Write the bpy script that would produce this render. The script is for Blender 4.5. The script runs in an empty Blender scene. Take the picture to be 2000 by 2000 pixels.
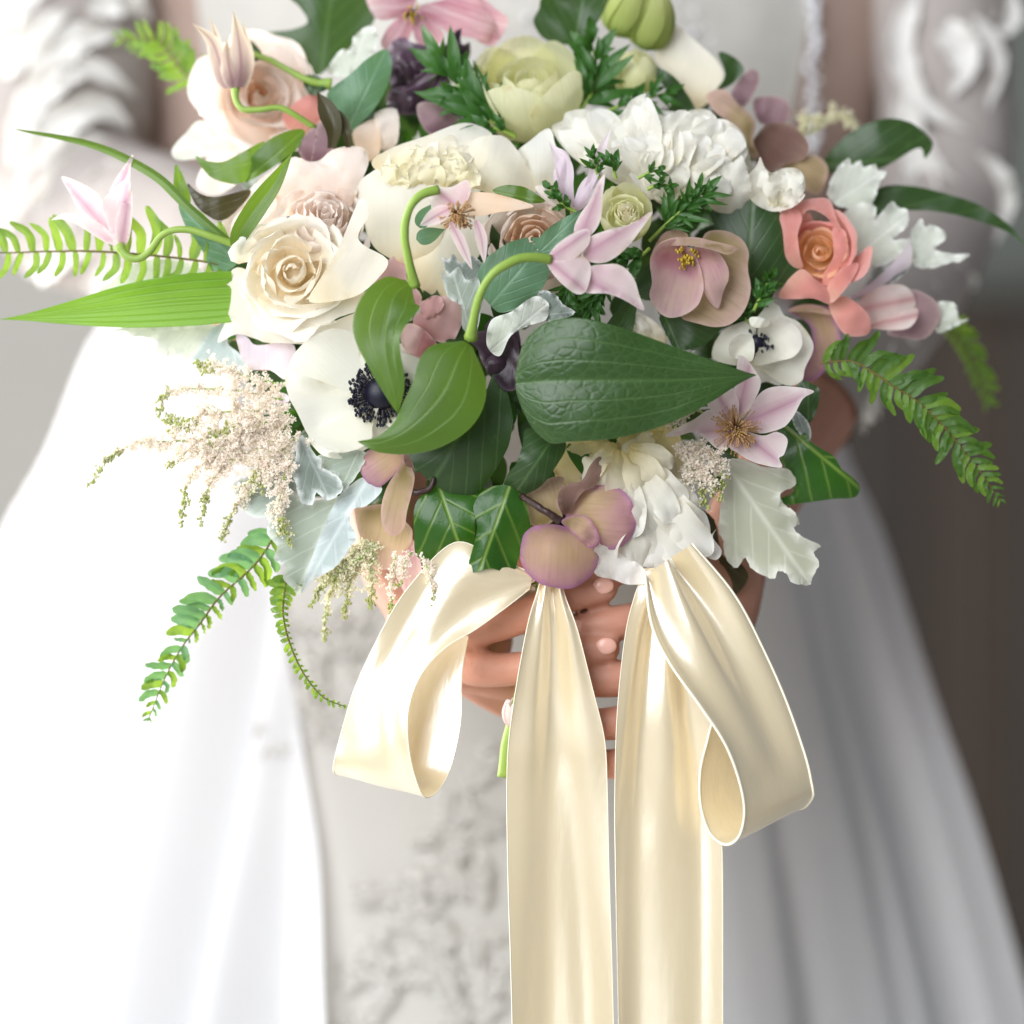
import bpy, math, random
import numpy as np
from mathutils import Vector, Matrix
from mathutils.geometry import delaunay_2d_cdt

sc = bpy.context.scene
col = sc.collection
S = 0.00022          # metres per photograph pixel in the plane of the bouquet
D = 1.56             # camera to the plane of the bouquet
# ------------------------------------------------------------------ camera
cam = bpy.data.cameras.new('camera')
cam.sensor_width = 24.0
cam.lens = 24.0 * D / 0.44
cam.clip_start = 0.05
cam.clip_end = 60
cam.dof.use_dof = True
cam.dof.focus_distance = D - 110 * S
cam.dof.aperture_fstop = 1.7
camo = bpy.data.objects.new('camera', cam)
camo.location = (0, -D, 0)
camo.rotation_euler = (math.radians(90), 0, 0)
col.objects.link(camo)
sc.camera = camo
# ------------------------------------------------------------------ world, lamps, exposure
w = bpy.data.worlds.new('World')
sc.world = w
w.use_nodes = True
bg = w.node_tree.nodes['Background']
bg.inputs[0].default_value = (0.80, 0.85, 0.93, 1)
bg.inputs[1].default_value = 0.27


def area(name, loc, target, size, power, colour, sy=None):
    l = bpy.data.lights.new(name, 'AREA')
    l.shape = 'RECTANGLE'
    l.size = size
    l.size_y = sy or size
    l.energy = power
    l.color = colour
    o = bpy.data.objects.new(name, l)
    o.location = loc
    d = Vector(target) - Vector(loc)
    o.rotation_euler = d.to_track_quat('-Z', 'Y').to_euler()
    col.objects.link(o)
    return o


area('window_light_side', (-1.75, 0.7, 0.35), (0, 0.05, -.05), 1.4, 150, (1.0, 0.985, 0.96), 2.4)
area('window_light_front', (-1.0, -1.62, .75), (0, 0, -.05), 1.7, 84, (0.93, 0.96, 1.0), 1.9)
sc.view_settings.view_transform = 'Standard'
sc.view_settings.look = 'None'
sc.view_settings.gamma = 1
sc.view_settings.exposure = -0.1
sc.cycles.use_denoising = True
sc.cycles.max_bounces = 8
sc.cycles.diffuse_bounces = 4
sc.cycles.transmission_bounces = 5
sc.cycles.transparent_max_bounces = 6
sc.cycles.sample_clamp_indirect = 6

# ------------------------------------------------------------------ helpers
CROPS = dict(O=(0, 0, 1.0), W=(0, 0, 1.0352), A=(0, 0, .36232), B=(300, 0, .36232), C=(650, 0, .36232), E=(1000, 0, .36232),
             F=(1300, 0, .36232), G=(100, 600, .36232), H=(500, 600, .31056), I=(900, 600, .31056), J=(1300, 550, .36232),
             K=(600, 1050, .36232), L=(1000, 1000, .36232), M=(400, 1300, .36232))


def cv(cr, pts):
    ox, oy, f = CROPS[cr]
    return [(ox + f * p[0], oy + f * p[1]) + tuple(p[2:]) for p in pts]


def P(px, py, h=0.0):
    k = (D - h * S) / D
    return Vector(((px - 1000) * S * k, -h * S, (1000 - py) * S * k))


def Pn(a):
    a = np.asarray(a, float)
    h = a[:, 2]
    k = (D - h * S) / D
    return np.stack([(a[:, 0] - 1000) * S * k, -h * S, (1000 - a[:, 1]) * S * k], 1)


def spline(pts, n, closed=False):
    p = np.asarray(pts, float)
    m = len(p)
    if closed:
        q = np.vstack([p[-1], p, p[0], p[1]])
        segs = m
    else:
        if m == 1:
            return np.repeat(p, n, 0)
        q = np.vstack([2 * p[0] - p[1], p, 2 * p[-1] - p[-2]])
        segs = m - 1
    t = np.linspace(0, segs, n, endpoint=not closed)
    i = np.minimum(t.astype(int), segs - 1)
    f = (t - i)[:, None]
    a, b, c, d = q[i], q[i + 1], q[i + 2], q[i + 3]
    return 0.5 * ((2 * b) + (-a + c) * f + (2 * a - 5 * b + 4 * c - d) * f * f + (-a + 3 * b - 3 * c + d) * f ** 3)


def wob(x, y, seed, f=1.0):
    r = np.random.RandomState(seed % 100000)
    o = 0
    for k in range(5):
        fx, fy = r.uniform(-1, 1, 2) * (1.5 + k) * f
        o = o + np.sin(fx * x + fy * y + r.uniform(0, 6.28)) / (1 + .5 * k)
    return o / 2.6


def thing(name, label, cat, loc, group=None):
    o = bpy.data.objects.new(name, None)
    o.empty_display_size = 0.01
    o.location = loc
    o['label'] = label
    o['category'] = cat
    if group:
        o['group'] = group
    col.objects.link(o)
    return o


def tag(o, label, cat, group=None):
    o['label'] = label
    o['category'] = cat
    if group:
        o['group'] = group
    return o


def mesh(name, V, faces, mat, parent=None, uv=None, rim=None, kind=None, label=None, smooth=True):
    V = np.asarray(V, float)
    if parent is not None:
        off = np.array(world_loc(parent))
        V = V - off
        loc = (0, 0, 0)
    else:
        c = V.mean(0)
        V = V - c
        loc = tuple(c)
    me = bpy.data.meshes.new(name)
    me.from_pydata(V.tolist(), [], faces)
    if uv is not None:
        l = me.uv_layers.new(name='UVMap')
        idx = np.zeros(len(me.loops), int)
        me.loops.foreach_get('vertex_index', idx)
        l.data.foreach_set('uv', np.asarray(uv, np.float32)[idx].ravel())
    if rim is not None:
        at = me.attributes.new('rim', 'FLOAT', 'POINT')
        at.data.foreach_set('value', np.asarray(rim, np.float32))
    if smooth:
        me.polygons.foreach_set('use_smooth', np.ones(len(me.polygons), bool))
    me.materials.append(mat)
    me.update()
    o = bpy.data.objects.new(name, me)
    o.location = loc
    if parent is not None:
        o.parent = parent
    if kind:
        o['kind'] = kind
    if label:
        o['label'] = label
    col.objects.link(o)
    return o


def world_loc(o):
    v = Vector(o.location)
    while o.parent:
        o = o.parent
        v = v + Vector(o.location)
    return v


def gridfaces(nu, nv, off=0, wrap=False):
    f = []
    m = nv if wrap else nv - 1
    for i in range(nu - 1):
        for j in range(m):
            k = (j + 1) % nv
            a = off + i * nv
            f.append((a + j, a + k, a + nv + k, a + nv + j))
    return f


def tube_arr(pts, rad, n=8, seg=None, off=0):
    """pts world positions, rad metres"""
    pts = np.asarray(pts, float)
    if seg:
        pts = spline(pts, seg)
    m = len(pts)
    rad = np.interp(np.linspace(0, 1, m), np.linspace(0, 1, len(np.atleast_1d(rad))), np.atleast_1d(rad))
    T = np.gradient(pts, axis=0)
    T /= np.linalg.norm(T, axis=1)[:, None] + 1e-12
    u = np.cross(T[0], [0.3, 0.5, 0.81])
    if np.linalg.norm(u) < 1e-3:
        u = np.cross(T[0], [1, 0, 0])
    V = []
    a = np.linspace(0, 2 * np.pi, n, endpoint=False)
    for i in range(m):
        u = u - T[i] * np.dot(u, T[i])
        u /= np.linalg.norm(u) + 1e-12
        b = np.cross(T[i], u)
        V.append(pts[i] + rad[i] * (np.cos(a)[:, None] * u + np.sin(a)[:, None] * b))
    V = np.vstack(V)
    F = gridfaces(m, n, off, True)
    F.append(tuple(off + k for k in range(n))[::-1])
    F.append(tuple(off + (m - 1) * n + k for k in range(n)))
    return V, F


def stem(parent, name, cr, pts, r, mat, n=8, seg=28, label=None):
    q = Pn(cv(cr, pts))
    q = spline(q, seg)
    sd = int(abs(q[0, 0]) * 1e6) % 9973
    ss_ = np.linspace(0, 1, seg)
    q = q + np.stack([wob(ss_ * 9, 0 * ss_, sd + k, 1.0) for k in range(3)], 1) * 1.6 * S * np.sin(np.pi * ss_)[:, None]
    rr_ = np.interp(ss_, np.linspace(0, 1, len(np.atleast_1d(r))), np.atleast_1d(np.array(r, float))) * (1 + .1 * wob(ss_ * 12, 0 * ss_, sd + 5, 1.0)) * (1 + .25 * np.exp(-ss_ * 18))
    V, F = tube_arr(q, rr_ * S, n)
    m = len(q)
    uv = np.stack([np.tile(np.linspace(0, 1, n), m), np.repeat(np.linspace(0, 1, m), n)], 1)
    return mesh(name, V, F, mat, parent, uv=uv, label=label)


def shape_w(kind, s):
    s = np.clip(s, 0, 1)
    ss = lambda x: np.clip(x, 0, 1) ** 2 * (3 - 2 * np.clip(x, 0, 1))
    if kind == 'round':
        lo = .28 + .72 * ss(s / .6)
        hi = np.sqrt(np.maximum(0, 1 - ((s - .6) / .4) ** 2))
        return np.where(s < .6, lo, hi)
    if kind == 'ovate':     # round base, pointed tip
        lo = np.sqrt(np.maximum(0, 1 - ((s - .34) / .34) ** 2))
        hi = np.cos(np.clip((s - .34) / .66, 0, 1) * np.pi / 2) ** 1.15
        return np.where(s < .34, lo, hi)
    if kind == 'clem':      # narrow base, wide middle, acuminate
        lo = .42 + .58 * ss(s / .5)
        hi = np.cos(np.clip((s - .5) / .5, 0, 1) * np.pi / 2) ** 1.3
        return np.where(s < .5, lo, hi)
    if kind == 'lance':
        return np.sin(np.pi * np.clip(s, 0, 1) ** .8) ** .9
    if kind == 'blade':
        return np.minimum(1, .6 + 1.2 * s) * np.sqrt(np.maximum(0, 1 - s ** 2.2))
    if kind == 'leaflet':
        return np.minimum(1, .55 + 3 * s) * np.sqrt(np.maximum(0, 1 - s ** 4))
    return np.sin(np.pi * s)


CAMP = np.array([0, -D, 0])


def leaf_arr(q, W, wl=1.0, wr=1.0, roll=0.0, fold=0.0, cup=0.0, wave=(0, 0), shape='ovate', n=(22, 9), prof=None,
             lobes=None, shear=0.0, seed=0, und=2.6):
    """q: world control points of the midrib; W metres half width"""
    nu, nv = n
    t = np.linspace(0, 1, nu)
    s = 1 - (1 - t) ** 1.35 if shape in ('round', 'leaflet', 'blade') else t
    c = spline(q, 200)
    L = np.concatenate([[0], np.cumsum(np.linalg.norm(np.diff(c, axis=0), axis=1))])
    tot = L[-1]
    L /= tot
    p = np.stack([np.interp(s, L, c[:, k]) for k in range(3)], 1)
    T = np.stack([np.interp(s, L, np.gradient(c[:, k], L)) for k in range(3)], 1)
    T /= np.linalg.norm(T, axis=1)[:, None]
    vw = CAMP - p
    vw /= np.linalg.norm(vw, axis=1)[:, None]
    side = np.cross(T, vw)
    side /= np.linalg.norm(side, axis=1)[:, None] + 1e-9
    nrm = np.cross(side, T)
    rl = np.radians(np.interp(s, np.linspace(0, 1, len(np.atleast_1d(roll))), np.atleast_1d(roll)))[:, None]
    side, nrm = side * np.cos(rl) + nrm * np.sin(rl), nrm * np.cos(rl) - side * np.sin(rl)
    lat = np.linspace(-1, 1, nv)
    if prof is not None:
        pr = np.asarray(prof, float)
        d = np.linspace(0, 1, 120)
        pl = spline(pr, 240)
        ql, qr = np.interp(s, pl[:, 0], pl[:, 1]) * S, np.interp(s, pl[:, 0], pl[:, 2]) * S
    else:
        sw = shape_w(shape, s)
        if lobes:
            k, a = lobes
            ph = (s * k) % 1
            sw = sw * (1 - a + a * np.abs(np.sin(np.pi * s * k)) ** .7)
        ql, qr = sw * W * wl, sw * W * wr
    V = np.zeros((nu, nv, 3))
    rim = np.zeros((nu, nv))
    r = np.random.RandomState(seed)
    ph = r.uniform(0, 6.28, 2)
    for j, l in enumerate(lat):
        wd = (ql if l < 0 else qr)
        al = abs(l)
        off = wd * al
        o = side * (np.sign(l) * off * math.cos(math.radians(fold)))[:, None]
        z = off * math.sin(math.radians(fold)) + cup * wd * al * al
        if wave[0]:
            z = z + wave[0] * S * al ** 1.5 * np.sin(2 * np.pi * wave[1] * s + ph[0 if l < 0 else 1]) * np.minimum(1, wd / (.3 * max(W, 1e-6)))
        if und:
            z = z + und * S * min(1, W / (30 * S)) * wob(s * 5.0, l * 1.6 + 0 * s, seed + int(abs(q[0][0]) * 1e5) % 991, 1.3) * (.35 + al)
        V[:, j] = p + o + nrm * z[:, None] + T * (shear * off)[:, None]
        rim[:, j] = al ** 3
    uv = np.stack([np.tile((lat + 1) / 2, nu), np.repeat(s, nv)], 1)
    return V.reshape(-1, 3), gridfaces(nu, nv), uv, rim.ravel()


def leaf(parent, name, cr, mid, W, mat, label=None, **k):
    V, F, uv, rim = leaf_arr(Pn(cv(cr, mid)), W * S, **k)
    return mesh(name, V, F, mat, parent, uv=uv, rim=rim, label=label)


def poly(parent, name, cr, pts, h0, mat, g=(0, 0), bowl=0.0, fold=None, ruf=0.0, ruff=.07, noise=0.0, sub=4, step=None,
         base=None, tip=None, seed=0, label=None, serr=0.0, curl=.06):
    """A leaf or petal whose outline is traced as a shape of its own and bent in depth: h = plane + bowl + fold + frilled rim"""
    q = cv(cr, pts)
    o2 = np.array([(a[0], a[1]) for a in q])
    o = spline(o2, len(o2) * sub, True)
    r = np.random.RandomState(seed + 17)
    c = o.mean(0)
    dirs0 = o - c
    an0 = np.arctan2(dirs0[:, 1], dirs0[:, 0])
    o = o + dirs0 * (.012 * wob(np.cos(an0) * 6, np.sin(an0) * 6, seed + 31))[:, None]
    if serr:
        dirs = o - c
        L = np.linalg.norm(dirs, axis=1)[:, None]
        o = o + dirs / L * (np.abs(np.sin(np.arange(len(o)) * 1.25 + r.uniform(0, 3)))[:, None] - .5) * serr
    mn, mx = o.min(0), o.max(0)
    size = max(mx - mn)
    st = step or size / 14
    gx, gy = np.meshgrid(np.arange(mn[0] + st / 2, mx[0], st), np.arange(mn[1] + st / 2, mx[1], st))
    gp = np.stack([gx.ravel(), gy.ravel()], 1) + r.uniform(-.12, .12, (gx.size, 2)) * st
    # inside test + keep away from the rim
    d = np.min(np.linalg.norm(gp[:, None] - o[None], axis=2), axis=1)
    x, y = gp[:, 0], gp[:, 1]
    ins = np.zeros(len(gp), bool)
    a, b = o, np.roll(o, -1, 0)
    for (x1, y1), (x2, y2) in zip(a, b):
        cond = ((y1 > y) != (y2 > y)) & (x < (x2 - x1) * (y - y1) / ((y2 - y1) or 1e-9) + x1)
        ins ^= cond
    gp = gp[ins & (d > st * .45)]
    vs = [Vector(v) for v in np.vstack([o, gp])]
    n = len(o)
    ed = [(i, (i + 1) % n) for i in range(n)]
    rv, re, rf, *_ = delaunay_2d_cdt(vs, ed, [], 1, 1e-5)
    xy = np.array([(v[0], v[1]) for v in rv])
    dd = np.min(np.linalg.norm(xy[:, None] - o[None], axis=2), axis=1)
    R = size / 2
    e = np.exp(-dd / (size * ruff + 1e-6))
    dx, dy = xy[:, 0] - c[0], -(xy[:, 1] - c[1])
    h = h0 + g[0] * dx + g[1] * dy + bowl * ((dx * dx + dy * dy) / (R * R))
    B = np.array(cv(cr, [base])[0][:2]) if base else np.array([c[0], mx[1]])
    Tt = np.array(cv(cr, [tip])[0][:2]) if tip else 2 * c - B
    ax = Tt - B
    Ln = np.linalg.norm(ax)
    ax = ax / Ln
    lat = np.array([-ax[1], ax[0]])
    lv = (xy - B) @ ax / Ln
    lu = (xy - B) @ lat
    if fold:
        h = h + fold * np.abs(lu)
    h = h + size * curl * e * wob(dx / size * 5, dy / size * 5, seed + 41)
    if ruf:
        an = np.arctan2(dy, dx)
        h = h + ruf * e * (np.sin(an * 9 + r.uniform(0, 6)) + .7 * np.sin(an * 17 + r.uniform(0, 6)))
    if noise:
        h = h + noise * wob(xy[:, 0] / size * 4, xy[:, 1] / size * 4, seed + 5)
    uv = np.stack([lu / (size) + .5, lv], 1)
    V = Pn(np.column_stack([xy, h]))
    F = []
    for f in rf:
        p = [xy[i] for i in f]
        ar = sum(p[i][0] * p[(i + 1) % len(p)][1] - p[(i + 1) % len(p)][0] * p[i][1] for i in range(len(p)))
        F.append(tuple(f) if ar < 0 else tuple(reversed(f)))
    return mesh(name, V, F, mat, parent, uv=uv, rim=np.exp(-dd / (size * .03)), label=label)


class Fl:
    """the frame of a flower: origin, axis, two directions across"""

    def __init__(s, px, py, h, face, R):
        s.o = np.array(P(px, py, h))
        f = np.array([face[0], -face[2], face[1]], float)
        s.n = f / np.linalg.norm(f)
        e = np.array([1.0, 0, 0]) - s.n[0] * s.n
        s.e1 = e / np.linalg.norm(e)
        s.e2 = np.cross(s.n, s.e1)
        if s.e2[2] < 0:
            s.e2 = -s.e2
        s.R = R * S


def cup_petal(fl, parent, phi, half, prof, mat, tip=.25, tuck=0.0, roll=0.0, ruf=0.0, rf=3.0, n=(14, 15), seed=0, notch=0.0, label=None, name='petal', pw=3):
    """patch of revolution about the flower's axis; prof = (r, z) in units of R from base to rim"""
    nu, nv = n
    R = fl.R
    r_ = np.random.RandomState(seed)
    t = np.linspace(0, 1, nu)
    v = np.linspace(-1, 1, nv)
    tt, vv = np.meshgrid(t, v, indexing='ij')
    smax = 1 - tip * np.abs(vv) ** pw - notch * (0.5 + 0.5 * wob(vv * rf * 2, 0 * vv, seed + 3, 2.0)) - .06 * notch * np.sin(vv * 30)
    s = tt * smax
    c = spline(prof, 80)
    ps = np.linspace(0, 1, 80)
    rr = np.interp(s, ps, c[:, 0])
    zz = np.interp(s, ps, c[:, 1])
    hw = half * (0.55 + 0.45 * np.clip(s / .55, 0, 1))
    rr = rr * (1 + tuck * vv) + roll * np.abs(vv) ** 4 * s ** 2 + ruf * s ** 2.2 * wob(vv * rf, s * 2.5, seed, 1.2)
    zz = zz + .5 * ruf * s ** 2 * wob(vv * rf, s * 2 + 9, seed + 1, 1.2)
    an = math.radians(phi) + vv * np.radians(hw)
    V = fl.o + R * (zz[..., None] * fl.n + rr[..., None] * (np.cos(an)[..., None] * fl.e1 + np.sin(an)[..., None] * fl.e2))
    uv = np.stack([(vv.ravel() + 1) / 2, s.ravel()], 1)
    rim = np.maximum(np.abs(vv) ** 6, tt ** 8).ravel()
    return mesh(name, V.reshape(-1, 3), gridfaces(nu, nv), mat, parent, uv=uv, rim=rim, label=label)


def arc_petal(fl, parent, phi, L, Wd, a0, a1, mat, c=.5, shape='round', ruf=0.0, rf=3, n=(16, 13), seed=0, twist=0.0, r0=.08, z0=0.0, amid=None, label=None, name='petal'):
    """open petal: centre line bends from a0 to a1 degrees off the axis; L, Wd in units of R; c = cupping across"""
    nu, nv = n
    R = fl.R
    t = np.linspace(0, 1, nu)
    s = 1 - (1 - t) ** 1.5
    am = amid if amid is not None else (a0 + a1) / 2
    fine = np.linspace(0, 1, 100)
    ang = np.radians(np.interp(fine, [0, .5, 1], [a0, am, a1]))
    ang = np.convolve(np.pad(ang, 12, mode='edge'), np.ones(25) / 25, 'valid')
    rr = r0 + np.concatenate([[0], np.cumsum(np.sin(ang))[:-1]]) / 100 * L
    zz = z0 + np.concatenate([[0], np.cumsum(np.cos(ang))[:-1]]) / 100 * L
    r, z, a = [np.interp(s, fine, k) for k in (rr, zz, ang)]
    p = math.radians(phi)
    rad = math.cos(p) * fl.e1 + math.sin(p) * fl.e2
    sd = -math.sin(p) * fl.e1 + math.cos(p) * fl.e2
    C = fl.o + R * (r[:, None] * rad + z[:, None] * fl.n)
    N = np.cos(a)[:, None] * (-rad) + np.sin(a)[:, None] * fl.n
    w_ = shape_w(shape, s) * Wd * R
    v = np.linspace(-1, 1, nv)
    V = np.zeros((nu, nv, 3))
    tw = np.radians(twist) * s
    for j, l in enumerate(v):
        cc = max(abs(c), 1e-3)
        x = w_ * np.sin(l * cc) / cc
        y = w_ * (1 - np.cos(l * cc)) / cc * np.sign(c if c else 1)
        y = y + ruf * R * (abs(l) ** 1.5 * .8 + .2) * s * wob(l * rf + 0 * s, s * 4, seed, 1.1)
        x2 = x * np.cos(tw) - y * np.sin(tw)
        y2 = x * np.sin(tw) + y * np.cos(tw)
        V[:, j] = C + x2[:, None] * sd + y2[:, None] * N
    vv = np.tile(v, nu)
    uv = np.stack([(vv + 1) / 2, np.repeat(s, nv)], 1)
    rim = np.maximum(np.abs(vv) ** 5, np.repeat(t, nv) ** 8)
    return mesh(name, V.reshape(-1, 3), gridfaces(nu, nv), mat, parent, uv=uv, rim=rim, label=label)


def sphere_arr(c, r, n=6, m=4, off=0, sq=(1, 1, 1), rot=None):
    V = [np.array([0, 0, 1.0])]
    for i in range(1, m):
        th = np.pi * i / m
        for j in range(n):
            a = 2 * np.pi * j / n
            V.append(np.array([np.sin(th) * np.cos(a), np.sin(th) * np.sin(a), np.cos(th)]))
    V.append(np.array([0, 0, -1.0]))
    V = np.array(V) * np.array(sq)
    if rot is not None:
        V = V @ rot.T
    V = V * r + c
    F = []
    for j in range(n):
        F.append((off, off + 1 + j, off + 1 + (j + 1) % n))
        for i in range(m - 2):
            a = off + 1 + i * n
            F.append((a + j, a + n + j, a + n + (j + 1) % n, a + (j + 1) % n))
        F.append((off + len(V) - 1, off + 1 + (m - 2) * n + (j + 1) % n, off + 1 + (m - 2) * n + j))
    return V, F


class MB:
    def __init__(s):
        s.V, s.F, s.n, s.uv = [], [], 0, []

    def add(s, VF, uv=None):
        V, F = VF[0], VF[1]
        s.V.append(V)
        s.F += [tuple(i + s.n for i in f) for f in F]
        s.uv.append(uv if uv is not None else np.full((len(V), 2), .5))
        s.n += len(V)

    def build(s, name, mat, parent=None, kind=None, label=None, smooth=True):
        return mesh(name, np.vstack(s.V), s.F, mat, parent, uv=np.vstack(s.uv), kind=kind, label=label, smooth=smooth, rim=np.zeros(s.n))


# ------------------------------------------------------------------ materials
def lin(hx):
    hx = hx.lstrip('#')
    o = []
    for i in (0, 2, 4):
        c = int(hx[i:i + 2], 16) / 255
        o.append(c / 12.92 if c <= .04045 else ((c + .055) / 1.055) ** 2.4)
    return tuple(o) + (1,)


class NT:
    def __init__(s, name):
        s.m = bpy.data.materials.new(name)
        s.m.use_nodes = True
        s.t = s.m.node_tree
        s.t.nodes.clear()

    def n(s, typ, **k):
        nd = s.t.nodes.new(typ)
        for a, b in k.items():
            setattr(nd, a, b)
        return nd

    def l(s, a, b):
        s.t.links.new(a, b)

    def put(s, sock, v):
        if hasattr(v, 'is_linked'):
            s.l(v, sock)
        else:
            sock.default_value = v

    def math(s, op, a, b=0.0, c=0.0, clamp=False):
        nd = s.n('ShaderNodeMath', operation=op, use_clamp=clamp)
        for i, v in enumerate((a, b, c)):
            s.put(nd.inputs[i], v)
        return nd.outputs[0]

    def mix(s, f, a, b, blend='MIX'):
        nd = s.n('ShaderNodeMix', data_type='RGBA', blend_type=blend)
        s.put(nd.inputs[0], f)
        s.put(nd.inputs[6], a)
        s.put(nd.inputs[7], b)
        return nd.outputs[2]

    def ramp(s, f, stops, interp='EASE'):
        nd = s.n('ShaderNodeValToRGB')
        cr = nd.color_ramp
        cr.interpolation = interp
        while len(cr.elements) < len(stops):
            cr.elements.new(.5)
        for e, (p, c) in zip(cr.elements, stops):
            e.position = p
            e.color = c
        s.put(nd.inputs[0], f)
        return nd.outputs[0]

    def uv(s):
        u = s.n('ShaderNodeUVMap')
        sp = s.n('ShaderNodeSeparateXYZ')
        s.l(u.outputs[0], sp.inputs[0])
        return u.outputs[0], sp.outputs[0], sp.outputs[1]

    def noise(s, vec, scale, detail=3, rough=.5):
        nd = s.n('ShaderNodeTexNoise')
        s.put(nd.inputs['Vector'], vec)
        nd.inputs['Scale'].default_value = scale
        nd.inputs['Detail'].default_value = detail
        nd.inputs['Roughness'].default_value = rough
        return nd.outputs[0]

    def mapping(s, vec, scale, loc=(0, 0, 0)):
        nd = s.n('ShaderNodeMapping')
        s.l(vec, nd.inputs[0])
        nd.inputs['Scale'].default_value = scale
        nd.inputs['Location'].default_value = loc
        return nd.outputs[0]

    def obj(s):
        return s.n('ShaderNodeTexCoord').outputs['Object']

    def rim(s):
        a = s.n('ShaderNodeAttribute', attribute_name='rim')
        return a.outputs['Fac']

    def finish(s, colr, rough=.5, spec=.35, transl=0.0, tcol=None, bump=None, bstr=.3, bdist=.0004, sss=0.0, sheen=0.0, coat=0.0):
        p = s.n('ShaderNodeBsdfPrincipled')
        s.put(p.inputs['Base Color'], colr)
        s.put(p.inputs['Roughness'], rough)
        s.put(p.inputs['Specular IOR Level'], spec)
        p.inputs['Sheen Weight'].default_value = sheen
        p.inputs['Coat Weight'].default_value = coat
        if sss:
            p.inputs['Subsurface Weight'].default_value = sss
            p.inputs['Subsurface Radius'].default_value = (.006, .003, .002)
            p.inputs['Subsurface Scale'].default_value = 1.0
        nrm = None
        if bump is not None:
            b = s.n('ShaderNodeBump')
            b.inputs['Strength'].default_value = bstr
            b.inputs['Distance'].default_value = bdist
            s.l(bump, b.inputs['Height'])
            nrm = b.outputs[0]
            s.l(nrm, p.inputs['Normal'])
        out = s.n('ShaderNodeOutputMaterial')
        if transl:
            tr = s.n('ShaderNodeBsdfTranslucent')
            s.put(tr.inputs[0], tcol if tcol is not None else colr)
            if nrm is not None:
                s.l(nrm, tr.inputs['Normal'])
            mx = s.n('ShaderNodeMixShader')
            mx.inputs[0].default_value = transl
            s.l(p.outputs[0], mx.inputs[1])
            s.l(tr.outputs[0], mx.inputs[2])
            s.l(mx.outputs[0], out.inputs[0])
        else:
            s.l(p.outputs[0], out.inputs[0])
        return s.m


def petal_mat(name, base, mid, tip, rim=None, rimk=0.0, vein=None, vk=.25, stripe=None, sk=0.0, transl=.5, rough=.62, spec=.16, vs=26, bstr=.26, blotch=None, bk=0.0):
    t = NT(name)
    uv, x, y = t.uv()
    c = t.ramp(y, [(0.02, lin(base)), (.45, lin(mid)), (1, lin(tip))])
    nz = t.noise(t.mapping(uv, (vs, 1.6, 1)), 1.0, 4, .6)
    if stripe:
        d = t.math('ABSOLUTE', t.math('SUBTRACT', x, .5))
        f = t.math('SUBTRACT', 1, t.math('MULTIPLY', d, 5.5), clamp=True)
        f = t.math('MULTIPLY', t.math('MULTIPLY', f, f), sk)
        f = t.math('MULTIPLY', f, t.math('ADD', .35, nz))
        c = t.mix(f, c, lin(stripe))
    if vein:
        f = t.math('MULTIPLY', t.math('SUBTRACT', nz, .45, clamp=True), vk * 4, clamp=True)
        c = t.mix(f, c, lin(vein))
    if blotch:
        b = t.noise(t.obj(), 70, 3, .55)
        c = t.mix(t.math('MULTIPLY', t.math('SUBTRACT', b, .42, clamp=True), bk * 4, clamp=True), c, lin(blotch))
    if rim:
        c = t.mix(t.math('MULTIPLY', t.rim(), rimk, clamp=True), c, lin(rim))
    c = t.mix(t.math('MULTIPLY', t.math('SUBTRACT', .55, nz, clamp=True), 1.1, clamp=True), c, t.mix(1.0, c, (.92, .90, .84, 1), 'MULTIPLY'))
    br = t.noise(t.obj(), 110, 3, .6)
    c = t.mix(t.math('MULTIPLY', t.math('MULTIPLY', t.rim(), t.math('SUBTRACT', br, .55, clamp=True)), 4.0, clamp=True), c, t.mix(1.0, c, (.80, .66, .46, 1), 'MULTIPLY'))
    lo = t.noise(t.obj(), 28, 2)
    c = t.mix(t.math('MULTIPLY', lo, .12), c, t.mix(1.0, c, (.86, .83, .78, 1), 'MULTIPLY'))
    return t.finish(c, rough, spec, transl, bump=nz, bstr=bstr, bdist=.0006, sheen=.1)


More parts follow.
